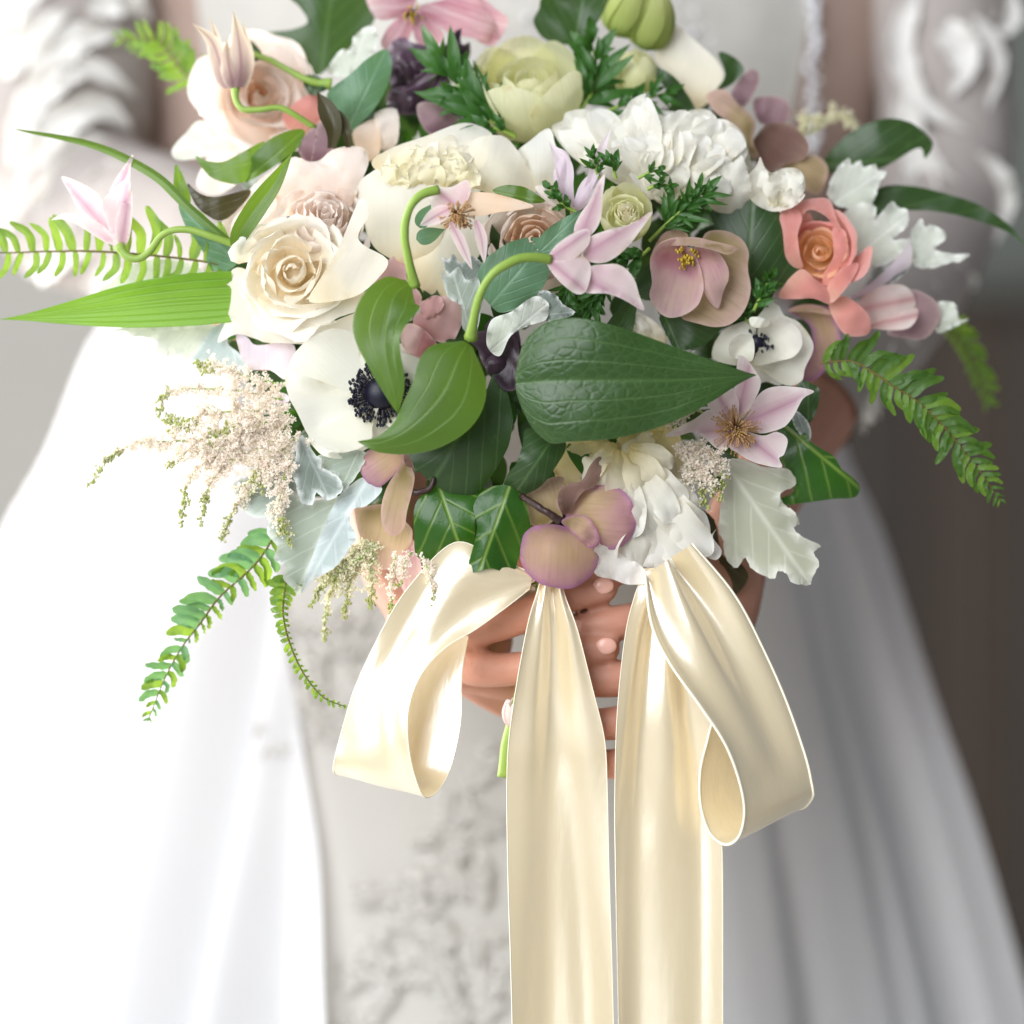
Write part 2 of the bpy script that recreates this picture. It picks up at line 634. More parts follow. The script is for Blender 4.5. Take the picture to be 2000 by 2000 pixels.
def leaf_mat(name, c1, c2, vein, kind='pinnate', N=9, k=.5, transl=.32, rough=.38, spec=.45, slope=.9, bstr=.35, tcol=None, rimc=None, rimk=0.0):
    t = NT(name)
    uv, x, y = t.uv()
    ob = t.obj()
    nz = t.noise(ob, 45, 4, .6)
    c = t.mix(nz, lin(c1), lin(c2))
    spots = t.noise(ob, 130, 5, .7)
    c = t.mix(t.math('MULTIPLY', t.math('SUBTRACT', spots, .62, clamp=True), 2.5, clamp=True), c, lin(vein))
    big = t.noise(ob, 14, 2)
    c = t.mix(t.math('MULTIPLY', t.math('SUBTRACT', big, .3, clamp=True), .9, clamp=True), c, t.mix(1.0, c, (.72, .8, .6, 1), 'MULTIPLY'))
    d = t.math('ABSOLUTE', t.math('SUBTRACT', x, .5))
    mid = t.math('SUBTRACT', 1, t.math('MULTIPLY', d, 32), clamp=True)
    if kind in ('parallel', 'arc', 'net'):
        ph = t.math('FRACT', t.math('ADD', t.math('MULTIPLY', t.math('ADD', x, t.math('MULTIPLY', t.math('SUBTRACT', nz, .5), 0.0 if kind == 'parallel' else .05)), float(N)), .5))
        ln = t.math('SUBTRACT', 1, t.math('MULTIPLY', t.math('ABSOLUTE', t.math('SUBTRACT', ph, .5)), 6.0 if kind == 'parallel' else 13.0), clamp=True)
    else:
        dn = t.math('ADD', d, t.math('MULTIPLY', t.math('SUBTRACT', nz, .5), .06))
        ph = t.math('FRACT', t.math('MULTIPLY', t.math('SUBTRACT', y, t.math('MULTIPLY', dn, slope)), float(N)))
        ln = t.math('SUBTRACT', 1, t.math('MULTIPLY', t.math('ABSOLUTE', t.math('SUBTRACT', ph, .5)), 9.0), clamp=True)
        ln = t.math('MULTIPLY', ln, .55)
    v = t.math('MAXIMUM', mid, ln)
    if kind == 'arc':
        v = t.math('MULTIPLY', v, .8)
    bump = t.math('MULTIPLY', v, -1.0)
    if kind == 'net':
        vo = t.n('ShaderNodeTexVoronoi', feature='DISTANCE_TO_EDGE')
        t.l(t.mapping(uv, (9, 14, 1)), vo.inputs['Vector'])
        vo.inputs['Scale'].default_value = 1.5
        dome = t.math('MULTIPLY', t.math('MINIMUM', vo.outputs[0], .22), 3.0)
        bump = t.math('ADD', bump, dome)
        v = t.math('MAXIMUM', v, t.math('MULTIPLY', t.math('SUBTRACT', 1, t.math('MULTIPLY', vo.outputs[0], 14), clamp=True), .45))
    c = t.mix(t.math('MULTIPLY', v, k), c, lin(vein))
    if rimc:
        c = t.mix(t.math('MULTIPLY', t.rim(), rimk, clamp=True), c, lin(rimc))
    fine = t.noise(ob, 900, 2)
    bump = t.math('ADD', bump, t.math('MULTIPLY', fine, .3))
    rg = t.math('ADD', rough, t.math('MULTIPLY', t.math('SUBTRACT', nz, .5), .25))
    return t.finish(c, rg, spec, transl, tcol=lin(tcol) if tcol else None, bump=bump, bstr=bstr, bdist=.0007)


def plain_mat(name, c1, c2=None, scale=40, rough=.6, spec=.3, transl=0.0, bstr=.2, sss=0.0, sheen=0.0, bscale=None, stretch=(1, 1, 1)):
    t = NT(name)
    ob = t.mapping(t.obj(), stretch)
    nz = t.noise(ob, scale, 4, .55)
    c = t.mix(nz, lin(c1), lin(c2 or c1))
    b = t.noise(ob, bscale or scale * 4, 3)
    return t.finish(c, rough, spec, transl, bump=b, bstr=bstr, bdist=.0005, sss=sss, sheen=sheen)


M = dict(
    roseheart=petal_mat('rose_heart_petal', '#fae6b8', '#faeed6', '#faf4e6'),
    rose=petal_mat('cream_rose_petal', '#f9ecd0', '#f9f3e4', '#fbf8f1', vein='#fbf8ee', vk=.15),
    blush=petal_mat('blush_petal', '#f6e4d6', '#f5e8de', '#f7eee8', vein='#eedace', vk=.2),
    peachy=petal_mat('peach_petal', '#f8e0c8', '#f6dcc4', '#f6e4d6', rim='#eccba8', rimk=.3),
    cream=petal_mat('cream_peony_petal', '#f5e6c0', '#f7f1de', '#f8f5ea', vein='#faf6ea', vk=.15),
    creamheart=petal_mat('yellow_heart_petal', '#efe6bc', '#f4eed0', '#f7f4e4'),
    white=petal_mat('white_peony_petal', '#efe8cc', '#f3f0e4', '#f6f5f0', vein='#fdfdfb', vk=.35, vs=30, bstr=.22),
    yelwhite=petal_mat('yellow_white_petal', '#f2e2a4', '#f4ecd0', '#f6f2e4', vein='#fdfdfb', vk=.25),
    anem=petal_mat('anemone_petal', '#e6e4d2', '#f1efe2', '#f5f4ec', vein='#d9d6bf', vk=.16, vs=40, bstr=.25, rough=.42),
    green=petal_mat('green_cream_petal', '#ccd28c', '#e8e7b8', '#f1f0d0', vein='#d2d796', vk=.35, vs=30),
    greenbud=petal_mat('green_bud_petal', '#7d9440', '#b4c070', '#d5d898', vein='#8fa452', vk=.4, vs=24),
    clem=petal_mat('pink_clematis_petal', '#dcbac4', '#e9d3d5', '#f0e6e4', stripe='#bd86a0', sk=.95, vein='#d9b2c2', vk=.3, vs=30, rim='#f6f0ec', rimk=.6),
    clembud=petal_mat('mauve_bud_petal', '#a98a8c', '#cfbcae', '#cbbfa0', stripe='#96707a', sk=.9, vein='#a98c90', vk=.4, rim='#e9e2cf', rimk=.7),
    palebud=petal_mat('pale_pink_petal', '#d9c0bd', '#ecd9d4', '#f2e8e2', stripe='#c98f92', sk=1.0, vein='#e3c4c4', vk=.3),
    hell=petal_mat('hellebore_petal', '#c47e8a', '#dcaeb6', '#e4c6c2', rim='#ead0cc', rimk=.7, vein='#bf8094', vk=.45, blotch='#e0cbb0', bk=.6, vs=22),
    hellback=petal_mat('hellebore_back', '#9c8a58', '#cbb08c', '#d9a9b4', rim='#b87fb0', rimk=.95, vein='#a88b68', vk=.4, vs=20, blotch='#d9a6b0', bk=.4),
    hellbeige=petal_mat('hellebore_beige', '#94864e', '#c2ac86', '#cfb0a0', rim='#dcbcb4', rimk=.7, vein='#97805c', vk=.35, vs=20),
    hellbrown=petal_mat('hellebore_brown', '#5c4438', '#86685e', '#a08478', rim='#b09488', rimk=.5, vein='#6b4a48', vk=.3),
    mauve=petal_mat('mauve_petal', '#7c5a68', '#9d8088', '#a98f90', rim='#c9b2b0', rimk=.8),
    pinkstar=petal_mat('pink_star_petal', '#9c5468', '#bf8894', '#d4b0b2', vein='#efe2e0', vk=.5, stripe='#f0e0e0', sk=.3),
    lilac=petal_mat('lilac_petal', '#dcc8d8', '#e6d8e2', '#efe4ea', vein='#f0e6ee', vk=.3),
    rosepink=petal_mat('dusty_pink_petal', '#c98a8c', '#d8aaaa', '#e2c0bc', rim='#f0dcd6', rimk=.5),
    coral=petal_mat('coral_petal', '#f2c0aa', '#eaa398', '#eca8a2', rim='#f4c4bc', rimk=.5, vein='#e28a7a', vk=.3),
    coralheart=petal_mat('orange_heart_petal', '#f8dca4', '#f6d09c', '#f2bea6', rim='#f6d8a8', rimk=.5),
    dark=petal_mat('plum_petal', '#1c0f18', '#35202e', '#4a3444', rim='#6b5468', rimk=.7, vein='#523a4c', vk=.3, transl=.15, rough=.35, spec=.5),
    leaf=leaf_mat('fresh_green_leaf', '#3b5a1a', '#4e7026', '#82a050', 'arc', 4, .4, tcol='#86a834', bstr=.25),
    leafdark=leaf_mat('dark_green_leaf', '#20381a', '#344e26', '#5c7a48', 'pinnate', 4, .45, slope=2.0, transl=.2, tcol='#55782c', rough=.4, bstr=.2),
    leafnet=leaf_mat('quilted_green_leaf', '#27431e', '#385626', '#54723f', 'net', 6, .55, transl=.2, tcol='#5a8430', rough=.36, bstr=.3, spec=.5),
    leafgrey=leaf_mat('sage_green_leaf', '#4d7358', '#6c9070', '#86a688', 'pinnate', 5, .45, slope=1.6, transl=.25, tcol='#6f9c50', rough=.42),
    leafbrown=leaf_mat('bronze_green_leaf', '#33331c', '#4c4428', '#6a5a3c', 'pinnate', 4, .4, slope=2, transl=.2),
    blade=leaf_mat('bright_blade_leaf', '#54821c', '#6a9628', '#48701a', 'parallel', 7, .5, transl=.45, tcol='#8cb83a', rough=.4),
    ivy=leaf_mat('ivy_leaf', '#1f4412', '#31601a', '#9cb455', 'pinnate', 3, .55, slope=1.2, transl=.22, tcol='#4f8a1c', rough=.3),
    dusty=leaf_mat('dusty_miller_leaf', '#8c9890', '#a4aea6', '#d4d9d2', 'pinnate', 5, .6, slope=1.3, transl=.25, rough=.75, spec=.15, rimc='#e2e6e2', rimk=.8, tcol='#b8c4a8'),
    dustywarm=leaf_mat('warm_dusty_leaf', '#a8aa98', '#bcbcaa', '#e0dfd0', 'pinnate', 5, .6, slope=1.3, transl=.25, rough=.75, spec=.15, rimc='#ecebe0', rimk=.8, tcol='#c8cca8'),
    dustypale=leaf_mat('pale_dusty_leaf', '#c6cac0', '#dadcd2', '#eeeee8', 'pinnate', 5, .5, slope=1.3, transl=.25, rough=.75, spec=.15, rimc='#f0f1ec', rimk=.6, tcol='#d8dccc'),
    dustyblue=leaf_mat('blue_dusty_leaf', '#a8b6b8', '#bfcaca', '#dde4e2', 'pinnate', 5, .5, slope=1.3, transl=.2, rough=.75, spec=.15, rimc='#e6ecec', rimk=.5),
    dustydark=leaf_mat('grey_dusty_leaf', '#6f7a74', '#8b958e', '#b0b8b2', 'pinnate', 5, .5, slope=1.3, transl=.15, rough=.8, spec=.1, rimc='#dfe3e0', rimk=.9),
    fern=leaf_mat('fern_leaflet', '#4c7422', '#628c30', '#8aa64c', 'pinnate', 6, .25, slope=1.0, transl=.42, tcol='#a6c648', rough=.4),
    ferndark=leaf_mat('dark_fern_leaflet', '#345818', '#466c22', '#6c8c3c', 'pinnate', 6, .3, slope=1.0, transl=.3, tcol='#7aa02c', rough=.4),
    ferngrey=leaf_mat('blue_fern_leaflet', '#5a8a5c', '#7aa67e', '#9cc09c', 'pinnate', 6, .25, slope=1.0, transl=.35, tcol='#86b860', rough=.4),
    feather=leaf_mat('feathery_leaf', '#27501a', '#3c6a26', '#5c8840', 'pinnate', 4, .2, transl=.25, tcol='#5c9428'),
    stem=plain_mat('green_stem', '#7c9a3c', '#96b052', 120, .45, .4, .1),
    stemdark=plain_mat('dark_stem', '#2a1a18', '#3c2622', 120, .4, .4),
    rachis=plain_mat('fern_rachis', '#5a5a20', '#6c5428', 200, .5),
    stamblack=plain_mat('black_stamen', '#08081a', '#141428', 300, .45, .4),
    stamgrey=plain_mat('grey_filament', '#2c2834', '#4c4450', 300, .5),
    stamtan=plain_mat('tan_stamen', '#b58a5c', '#cda678', 300, .6, .2, .2),
    stamgold=plain_mat('golden_stamen', '#b8952c', '#d8bc50', 300, .6, .2, .2),
    floret=plain_mat('astilbe_floret', '#faf0e4', '#fcf6ee', 300, .7, .15, .55, .1),
    floretgreen=plain_mat('astilbe_green_bud', '#a8b060', '#c8cc8c', 300, .7, .15, .3, .1),
    floretcream=plain_mat('astilbe_cream_floret', '#e6e2c0', '#efebd4', 300, .7, .15, .35, .1),
)
# ------------------------------------------------------------------ the setting: a pale wall, a darker wall with a wooden dado, the floor
def boxm(name, a, b, mat, parent=None, bev=0.0, **k):
    (x0, y0, z0), (x1, y1, z1) = a, b
    V = [(x, y, z) for x in (x0, x1) for y in (y0, y1) for z in (z0, z1)]
    F = [(0, 1, 3, 2), (4, 6, 7, 5), (0, 4, 5, 1), (2, 3, 7, 6), (0, 2, 6, 4), (1, 5, 7, 3)]
    o = mesh(name, V, F, mat, parent, smooth=False, **k)
    if bev:
        m = o.modifiers.new('bevel', 'BEVEL')
        m.width = bev
        m.segments = 2
    return o


YB = 2.4
kb = (D + YB) / D
XW = lambda px: (px - 1000) * S * kb
ZW = lambda py: (1000 - py) * S * kb
boxm('wall_pale', (-2.0, YB, -1.05), (XW(600), YB + .12, 1.6), plain_mat('pale_plaster', '#a19e99', '#aba8a3', 3, .9), kind='structure')
boxm('wall_dark', (XW(600) + .002, YB + .03, -1.05), (2.6, YB + .15, 1.6), plain_mat('grey_green_plaster', '#5c605c', '#6a6e6a', 3, .9), kind='structure')
dado = thing('dado', 'dark brown wooden panelling on the wall behind the bride', 'panelling', (XW(1500), YB, -1.05))
wm = [plain_mat('brown_board_%d' % i, c, d, 9, .55, stretch=(4, 4, .5)) for i, (c, d) in enumerate([('#38302a', '#443a32'), ('#3a3733', '#44403c'), ('#2e2a26', '#3a342f')])]
x = XW(620)
i = 0
while x < 2.2:
    boxm('plank', (x, YB - .03, -1.02), (x + .105, YB + .028, ZW(600)), wm[i % 3], dado, bev=.006)
    x += .11
    i += 1
boxm('rail', (XW(615), YB - .06, ZW(600) + .002), (2.2, YB + .028, ZW(575)), wm[0], dado, bev=.006)
boxm('floor', (-3, -3, -1.15), (3, 3.2, -1.05), plain_mat('pale_floor', '#a2a09c', '#b4b2ae', 4, .6), kind='structure')

# ------------------------------------------------------------------ the bride
skin = plain_mat('skin', '#b4806a', '#c08c78', 90, .5, .35, sss=.25, bstr=.3, bscale=420)
nailm = plain_mat('nail', '#d8a392', '#deae9e', 60, .25, .5)
tulle = plain_mat('white_tulle', '#eeeef0', '#f4f4f5', 6, .85, .1, .45, bstr=.12, bscale=900)
satin_beige = plain_mat('ivory_lining', '#bcb9b2', '#c6c3bd', 8, .7, .2, bstr=.1, bscale=500)
lacem = plain_mat('ivory_lace', '#e4e0da', '#eeece8', 90, .85, .15, .2, bstr=.3, bscale=260)
sleevem = plain_mat('sleeve_net', '#a29892', '#c2bab6', 16, .85, .15, .15, bstr=.4, bscale=300)
bodicem = plain_mat('beaded_bodice', '#b7b2aa', '#ccc8c0', 60, .55, .4, bstr=.9, bscale=240)
beadm = plain_mat('pearl_bead', '#dcdce0', '#eeeef2', 60, .15, .8)

lacepanel = plain_mat('panel_lace', '#cfccc5', '#d8d5cf', 90, .85, .15, .15, bstr=.3, bscale=260)
bride = thing('person', 'bride in a white lace dress holding the bouquet with both hands', 'person', P(1000, 2000, -1300))
HC = -1350


def R3(r, h):
    return r * S * (D - h * S) / D


body = MB()
# torso: stacked ellipses
rows = [(-700, 740, 380), (-300, 790, 390), (0, 780, 380), (300, 700, 360), (600, 560, 340), (800, 520, 340), (1100, 560, 360), (1500, 580, 360)]
V = []
na = 28
for (y, rx, rd) in rows:
    for a in np.linspace(0, 2 * np.pi, na, endpoint=False):
        V.append(P(1000 + rx * math.sin(a), y, HC + rd * math.cos(a)))
F = gridfaces(len(rows), na, 0, True)
F += [tuple(range(na))[::-1], tuple((len(rows) - 1) * na + k for k in range(na))]
body.add((np.array(V), F))


def limb(pts, n=40):
    """chain of (px, py, h, radius px): a tapered tube with round ends"""
    q = spline(np.array(pts, float), n)
    W = Pn(q[:, :3])
    r = np.array([R3(a, b) for a, b in zip(q[:, 3], q[:, 2])])
    body.add(tube_arr(W, r, 14))
    for e in (0, -1):
        body.add(sphere_arr(W[e], r[e], 12, 8))


ARML = [(150, -600, -1300, 215), (105, 60, -1220, 200), (140, 380, -1150, 160), (440, 500, -820, 122), (690, 800, -420, 104), (790, 1110, -190, 86)]
ARMR = [(1800, -600, -1300, 160), (1838, 60, -1220, 128), (1838, 380, -1150, 120), (1720, 610, -860, 116), (1592, 780, -580, 98), (1490, 955, -360, 82), (1425, 1090, -170, 78)]
for s_, A_ in ((-1, ARML), (1, ARMR)):
    limb(A_)
# bride's right hand (left in the picture): palm and five fingers
limb([(790, 1110, -190, 86), (850, 1190, -150, 84), (930, 1250, -130, 74)])
limb([(820, 1215, -160, 66), (900, 1285, -150, 58)])
limb([(870, 1225, -60, 52), (935, 1226, 14, 38), (1010, 1208, 46, 34), (1100, 1168, 50, 33), (1180, 1150, 46, 28)])
limb([(880, 1275, -70, 50), (940, 1306, 4, 37), (1020, 1304, 40, 33), (1105, 1280, 48, 32), (1186, 1266, 46, 27)])
limb([(890, 1300, -110, 46), (985, 1330, -100, 38), (1080, 1340, -120, 34), (1150, 1330, -130, 30)])
limb([(900, 1310, -140, 42), (985, 1370, -150, 32), (1060, 1390, -160, 28)])
limb([(850, 1170, -60, 56), (930, 1140, 10, 46), (1010, 1105, 40, 42), (1060, 1080, 40, 36)])
# bride's left hand (right in the picture)
limb([(1425, 1090, -170, 78), (1390, 1190, -110, 92), (1350, 1290, -80, 88), (1340, 1390, -80, 74)])
limb([(1370, 1205, -60, 50), (1290, 1206, -5, 38), (1205, 1216, 25, 35), (1120, 1228, 16, 30)])
limb([(1370, 1290, -60, 50), (1290, 1306, -5, 38), (1205, 1326, 28, 36), (1100, 1332, 18, 31)])
limb([(1360, 1365, -60, 48), (1285, 1396, -5, 37), (1205, 1412, 26, 34), (1110, 1418, 16, 29)])
limb([(1350, 1420, -70, 44), (1280, 1476, -10, 33), (1205, 1492, 20, 31), (1125, 1490, 12, 26)])
limb([(1400, 1150, -70, 54), (1330, 1110, -10, 46), (1250, 1090, 20, 42), (1175, 1120, 30, 36)])
bo = body.build('body', skin, bride)
rm = bo.modifiers.new('remesh', 'REMESH')
rm.mode = 'VOXEL'
rm.voxel_size = .0015
rm.use_smooth_shade = True
sm = bo.modifiers.new('smooth', 'SMOOTH')
sm.factor = .5
sm.iterations = 4
for (x, y, h, dx, dy) in [(1178, 1144, 77, 1, -.15), (1184, 1262, 76, 1, -.08), (1128, 1226, 49, -1, .05)]:
    o = P(x, y, h - 6)
    V, F = sphere_arr(np.array(o), 1.0, 12, 8, 0, (.0048, .0013, .0036))
    mesh('nail', V, F, nailm, bride)

# dress -------------------------------------------------------------
def shell(rows, a0, a1, na, fold=None, sc_=1.0, ny=50, seed=0):
    """part of an elliptical skirt; rows: y, rx left, rx right, depth; a in degrees from the camera side, negative = left"""
    R = np.array(rows, float)
    ys = np.linspace(R[0, 0], R[-1, 0], ny)
    q = spline(R, 300)
    rl, rr, rd, = [np.interp(ys, q[:, 0], q[:, k]) for k in (1, 2, 3)]
    V, uv = [], []
    for i, y in enumerate(ys):
        b0 = a0(y, rl[i]) if callable(a0) else a0
        b1 = a1(y, rr[i]) if callable(a1) else a1
        for j in range(na):
            t = j / (na - 1)
            a = math.radians(b0 + (b1 - b0) * t)
            rx = rl[i] if math.sin(a) < 0 else rr[i]
            f = 1 + (fold(a, y) if fold else 0)
            V.append(P(1000 + rx * sc_ * f * math.sin(a), y, HC + rd[i] * sc_ * f * math.cos(a)))
            uv.append((t, i / ny))
    return np.array(V), gridfaces(ny, na), uv


def sfold(a, y):
    g = min(1, max(0, (y - 600) / 900))
    return (.012 + .035 * g) * (1.0 if a < 0 else .45) * (math.sin(a * 17 + .6 * math.sin(y / 500)) + .6 * math.sin(a * 31 + 1.3 + y / 900) + .3 * math.sin(a * 53 + 2))


srows = [(560, 700, 560, 400), (650, 800, 590, 420), (880, 880, 645, 450), (1050, 960, 715, 470), (1350, 1060, 800, 500), (1650, 1160, 895, 540), (1900, 1240, 965, 560), (2250, 1330, 1060, 600), (3200, 1600, 1350, 800)]
inl = lambda y, r: -math.degrees(math.asin(min(.95, (1000 - np.interp(y, [600, 900, 1200, 1400, 1650, 1900, 2050], [420, 500, 545, 575, 622, 648, 665])) / r)))
inr = lambda y, r: math.degrees(math.asin(min(.95, (np.interp(y, [600, 900, 1300, 2050], [1380, 1395, 1408, 1425]) - 1000) / r)))
V, F, uv = shell(srows, inl, lambda y, r: -190, 150, sfold, ny=70)
F = [f[::-1] for f in F]
mesh('overskirt', V, F, tulle, bride, uv=uv)
V, F, uv = shell(srows, inr, lambda y, r: 172, 150, sfold, ny=70)
mesh('overskirt', V, F, tulle, bride, uv=uv)
V, F, uv = shell(srows, lambda y, r: -65, lambda y, r: 65, 60, lambda a, y: .006 * math.sin(a * 9 + y / 300), .93, ny=60)
panel = mesh('skirt_panel', V, F, satin_beige, bride, uv=uv)
brow = [(-700, 740, 740, 380), (-300, 790, 790, 390), (0, 780, 780, 380), (300, 700, 700, 360), (620, 575, 575, 350)]
brow = [(y, a * .985, b * .985, d * 1.06) for y, a, b, d in brow]
V, F, uv = shell(brow, -54, 50, 60, lambda a, y: .004 * math.sin(a * 21), 1.0, ny=40)
NV, NF, nuv = shell([(y, a / .985 * 1.008, b / .985 * 1.008, d / 1.06 * 1.012) for y, a, b, d in brow], -100, 100, 80, None, 1.0, ny=40)
mesh('net_panel', NV, NF, plain_mat('blush_net', '#a08a7e', '#b0998e', 40, .8, .1, bstr=.2), bride, uv=nuv)
bod = mesh('bodice', V, F, bodicem, bride, uv=uv)
rs = random.Random(4)
mb = MB()
for k in range(46):
    mb.add(sphere_arr(np.array(P(1590 + rs.uniform(-14, 8), -60 + k * 8.0, HC + 400 * .68)), .0016 * rs.uniform(.8, 1.5), 8, 6))
for k in range(260):
    x = rs.uniform(1300, 1570) if k % 3 else rs.uniform(560, 1300)
    a = math.asin((x - 1000) / 640)
    mb.add(sphere_arr(np.array(P(x, rs.uniform(-60, 300), HC + 410 * math.cos(a) + 12)), .0013 * rs.uniform(.6, 1.5), 6, 4))
mb.build('beadwork', beadm, bride, kind='stuff')


def sleeve(A_, t1, name):
    q = spline(np.array(A_, float), 90)[:t1]
    W = Pn(q[:, :3])
    r = np.array([R3(a * 1.07, b) for a, b in zip(q[:, 3], q[:, 2])])
    V, F = tube_arr(W, r, 40)
    F = F[:-2]
    V2 = V + 0
    c = np.repeat(W, 40, 0)
    d = V - c
    V2 = c + d * (1 + .035 * wob(V[:, 0] * 90, V[:, 2] * 90 + V[:, 1] * 60, 7)[:, None])
    return mesh(name, V2, F, sleevem, bride)


sl = sleeve(ARML, 58, 'sleeve')
sr = sleeve(ARMR, 62, 'sleeve')


def armh(A_, x, y):
    q = spline(np.array(A_, float), 120)
    k = 1.17
    d = np.hypot(q[:, 0] - x, q[:, 1] - y)
    i = int(np.argmin(d))
    r = q[i, 3] * 1.07
    return q[i, 2] + k * math.sqrt(max(r * r - min(d[i], r * .98) ** 2, 0)) + 14


def lace(parent, cr, mid, W, h=-960, seed=0):
    A_ = ARML if parent == sl else ARMR
    if parent in (sl, sr):
        c = spline(np.array(mid, float), 7)
        mid = [(a[0], a[1], armh(A_, a[0], a[1])) for a in c]
    m = [(a[0], a[1], a[2] if len(a) > 2 else h) for a in mid]
    if parent != panel:           # a soft frilled scroll on a sleeve
        V, F, uv, rim = leaf_arr(Pn(cv(cr, m)), W * .95 * S * 1.16, cup=.35, wave=(9, 3), shape='lance', lobes=(7, .22), n=(34, 11), seed=seed, shear=-.4, und=5, fold=12)
        return mesh('lace_leaf', V, F, lacem, parent, uv=uv, rim=rim)
    V, F, uv, rim = leaf_arr(Pn(cv(cr, m)), W * .62 * S * 1.16, cup=.15, wave=(5, 4), shape='leaflet', lobes=(6, .5), n=(26, 9), seed=seed, shear=-.3)
    mb = MB()
    mb.add((V, F), uv)
    q = spline(np.array(cv(cr, m), float), 40)
    r_ = np.random.RandomState(seed)
    L_ = np.hypot(*(q[-1, :2] - q[0, :2]))
    for k in range(9):            # small pointed lobes along the scroll
        i = 3 + 4 * k
        if i > 37:
            break
        d = q[i + 1, :2] - q[i, :2]
        a = math.atan2(d[1], d[0]) + (1 if k % 2 else -1) * r_.uniform(.5, 1.1)
        l = min(60, L_ * .32) * r_.uniform(.7, 1.2)
        e = [(q[i, 0], q[i, 1], q[i, 2]), (q[i, 0] + .5 * l * math.cos(a), q[i, 1] + .5 * l * math.sin(a), q[i, 2] + 8), (q[i, 0] + l * math.cos(a - .3), q[i, 1] + l * math.sin(a - .3), q[i, 2] + 2)]
        mb.add(leaf_arr(Pn(np.array(e)), l * .2 * S * 1.16, shape='leaflet', n=(8, 5), cup=.2)[:2])
    return mb.build('lace_leaf', lacepanel, parent)


# scrolling lace on the sleeve left in the picture
for i, m in enumerate([
    [(20, 330), (60, 200), (170, 130), (270, 190)], [(40, 380), (110, 250), (200, 210), (260, 260)], [(80, 430), (150, 300), (235, 280)],
    [(0, 150), (70, 60), (150, 10)], [(60, 170), (140, 80), (240, 60)], [(-20, 60), (40, -10), (130, -60)], [(150, 420), (220, 340), (300, 330)],
    [(120, 500), (200, 420), (300, 400)], [(20, 470), (60, 400), (110, 370)], [(60, 540), (150, 480), (260, 470)], [(180, 580), (250, 520), (330, 500)], [(170, 20), (240, -10), (290, 40)]]):
    lace(sl, 'O', m, 34 + 6 * (i % 3), -955 + 14 * (i % 4), i)
# on the sleeve right in the picture
for i, m in enumerate([
    [(1800, -40), (1760, 80), (1800, 200), (1900, 260)], [(1770, 150), (1780, 270), (1850, 360), (1930, 400)], [(1850, 40), (1880, 120), (1860, 190)],
    [(1900, 30), (1940, 120), (1930, 220)], [(1780, 280), (1820, 400), (1900, 470)], [(1900, 300), (1950, 380), (1945, 480)], [(1820, 440), (1850, 520), (1910, 560)],
    [(1790, 470), (1800, 560), (1850, 620)], [(1760, 560), (1750, 650), (1790, 700)], [(1730, 640), (1700, 730), (1720, 820)], [(1930, 60), (1965, 30), (1960, -60)], [(1700, 700), (1680, 790), (1690, 850)]]):
    lace(sr, 'O', m, 30 + 6 * (i % 3), -985 + 14 * (i % 4) + (250 if i in (8, 9, 11) else 0) + (80 if i == 7 else 0), 40 + i)
# sprays on the skirt panel
rs = random.Random(11)
for (cx, cy) in [(760, 1800), (880, 1600), (690, 1980), (850, 1900), (600, 1420), (640, 1300), (760, 1330), (900, 1760), (930, 1980)]:
    for k in range(9):
        a = math.radians(90 + rs.uniform(-100, 100))
        L = rs.uniform(45, 105)
        x, y = cx + rs.uniform(-50, 50), cy + rs.uniform(-70, 70)
        kk_ = [np.interp(y, [r_[0] for r_ in srows], [r_[c_] for r_ in srows]) * .93 for c_ in (1, 3)]
        hh = HC + kk_[1] * math.sqrt(1 - min(.9, ((x - 1000) / kk_[0]) ** 2)) + 12
        lace(panel, 'O', [(x, y), (x + .5 * L * math.cos(a) + 8, y - .5 * L * math.sin(a)), (x + L * math.cos(a), y - L * math.sin(a))], rs.uniform(12, 24), hh, rs.randint(0, 999))
# ------------------------------------------------------------------ satin ribbon
def satin(name, c1, c2):
    t = NT(name)
    ob = t.obj()
    nz = t.noise(ob, 14, 2)
    c = t.mix(nz, lin(c1), lin(c2))
    uv, x, y = t.uv()
    wv = t.noise(t.mapping(uv, (3, 260, 1)), 1.0, 2)
    wr = t.noise(t.mapping(uv, (5, 9, 1)), 1.0, 3, .6)
    hb_ = t.math('ADD', t.math('MULTIPLY', wv, .015), t.math('MULTIPLY', wr, .5))
    m = t.finish(c, .38, .5, .1, bump=hb_, bstr=.26, bdist=.0022, sheen=.4)
    mx = [n_ for n_ in t.t.nodes if n_.type == 'MIX_SHADER'][0]
    out = [n_ for n_ in t.t.nodes if n_.type == 'OUTPUT_MATERIAL'][0]
    bmp = [n_ for n_ in t.t.nodes if n_.type == 'BUMP'][0]
    g = t.n('ShaderNodeBsdfAnisotropic')
    g.inputs['Color'].default_value = (1, .985, .95, 1)
    g.inputs['Roughness'].default_value = .27
    t.l(bmp.outputs[0], g.inputs['Normal'])
    m2 = t.n('ShaderNodeMixShader')
    m2.inputs[0].default_value = .42
    t.l(mx.outputs[0], m2.inputs[1])
    t.l(g.outputs[0], m2.inputs[2])
    t.l(m2.outputs[0], out.inputs[0])
    return m


satm = satin('cream_satin', '#eed8a8', '#f1dfb6')
edgem = plain_mat('ribbon_edge', '#f3ead2', '#f6eedb', 80, .45, .4)


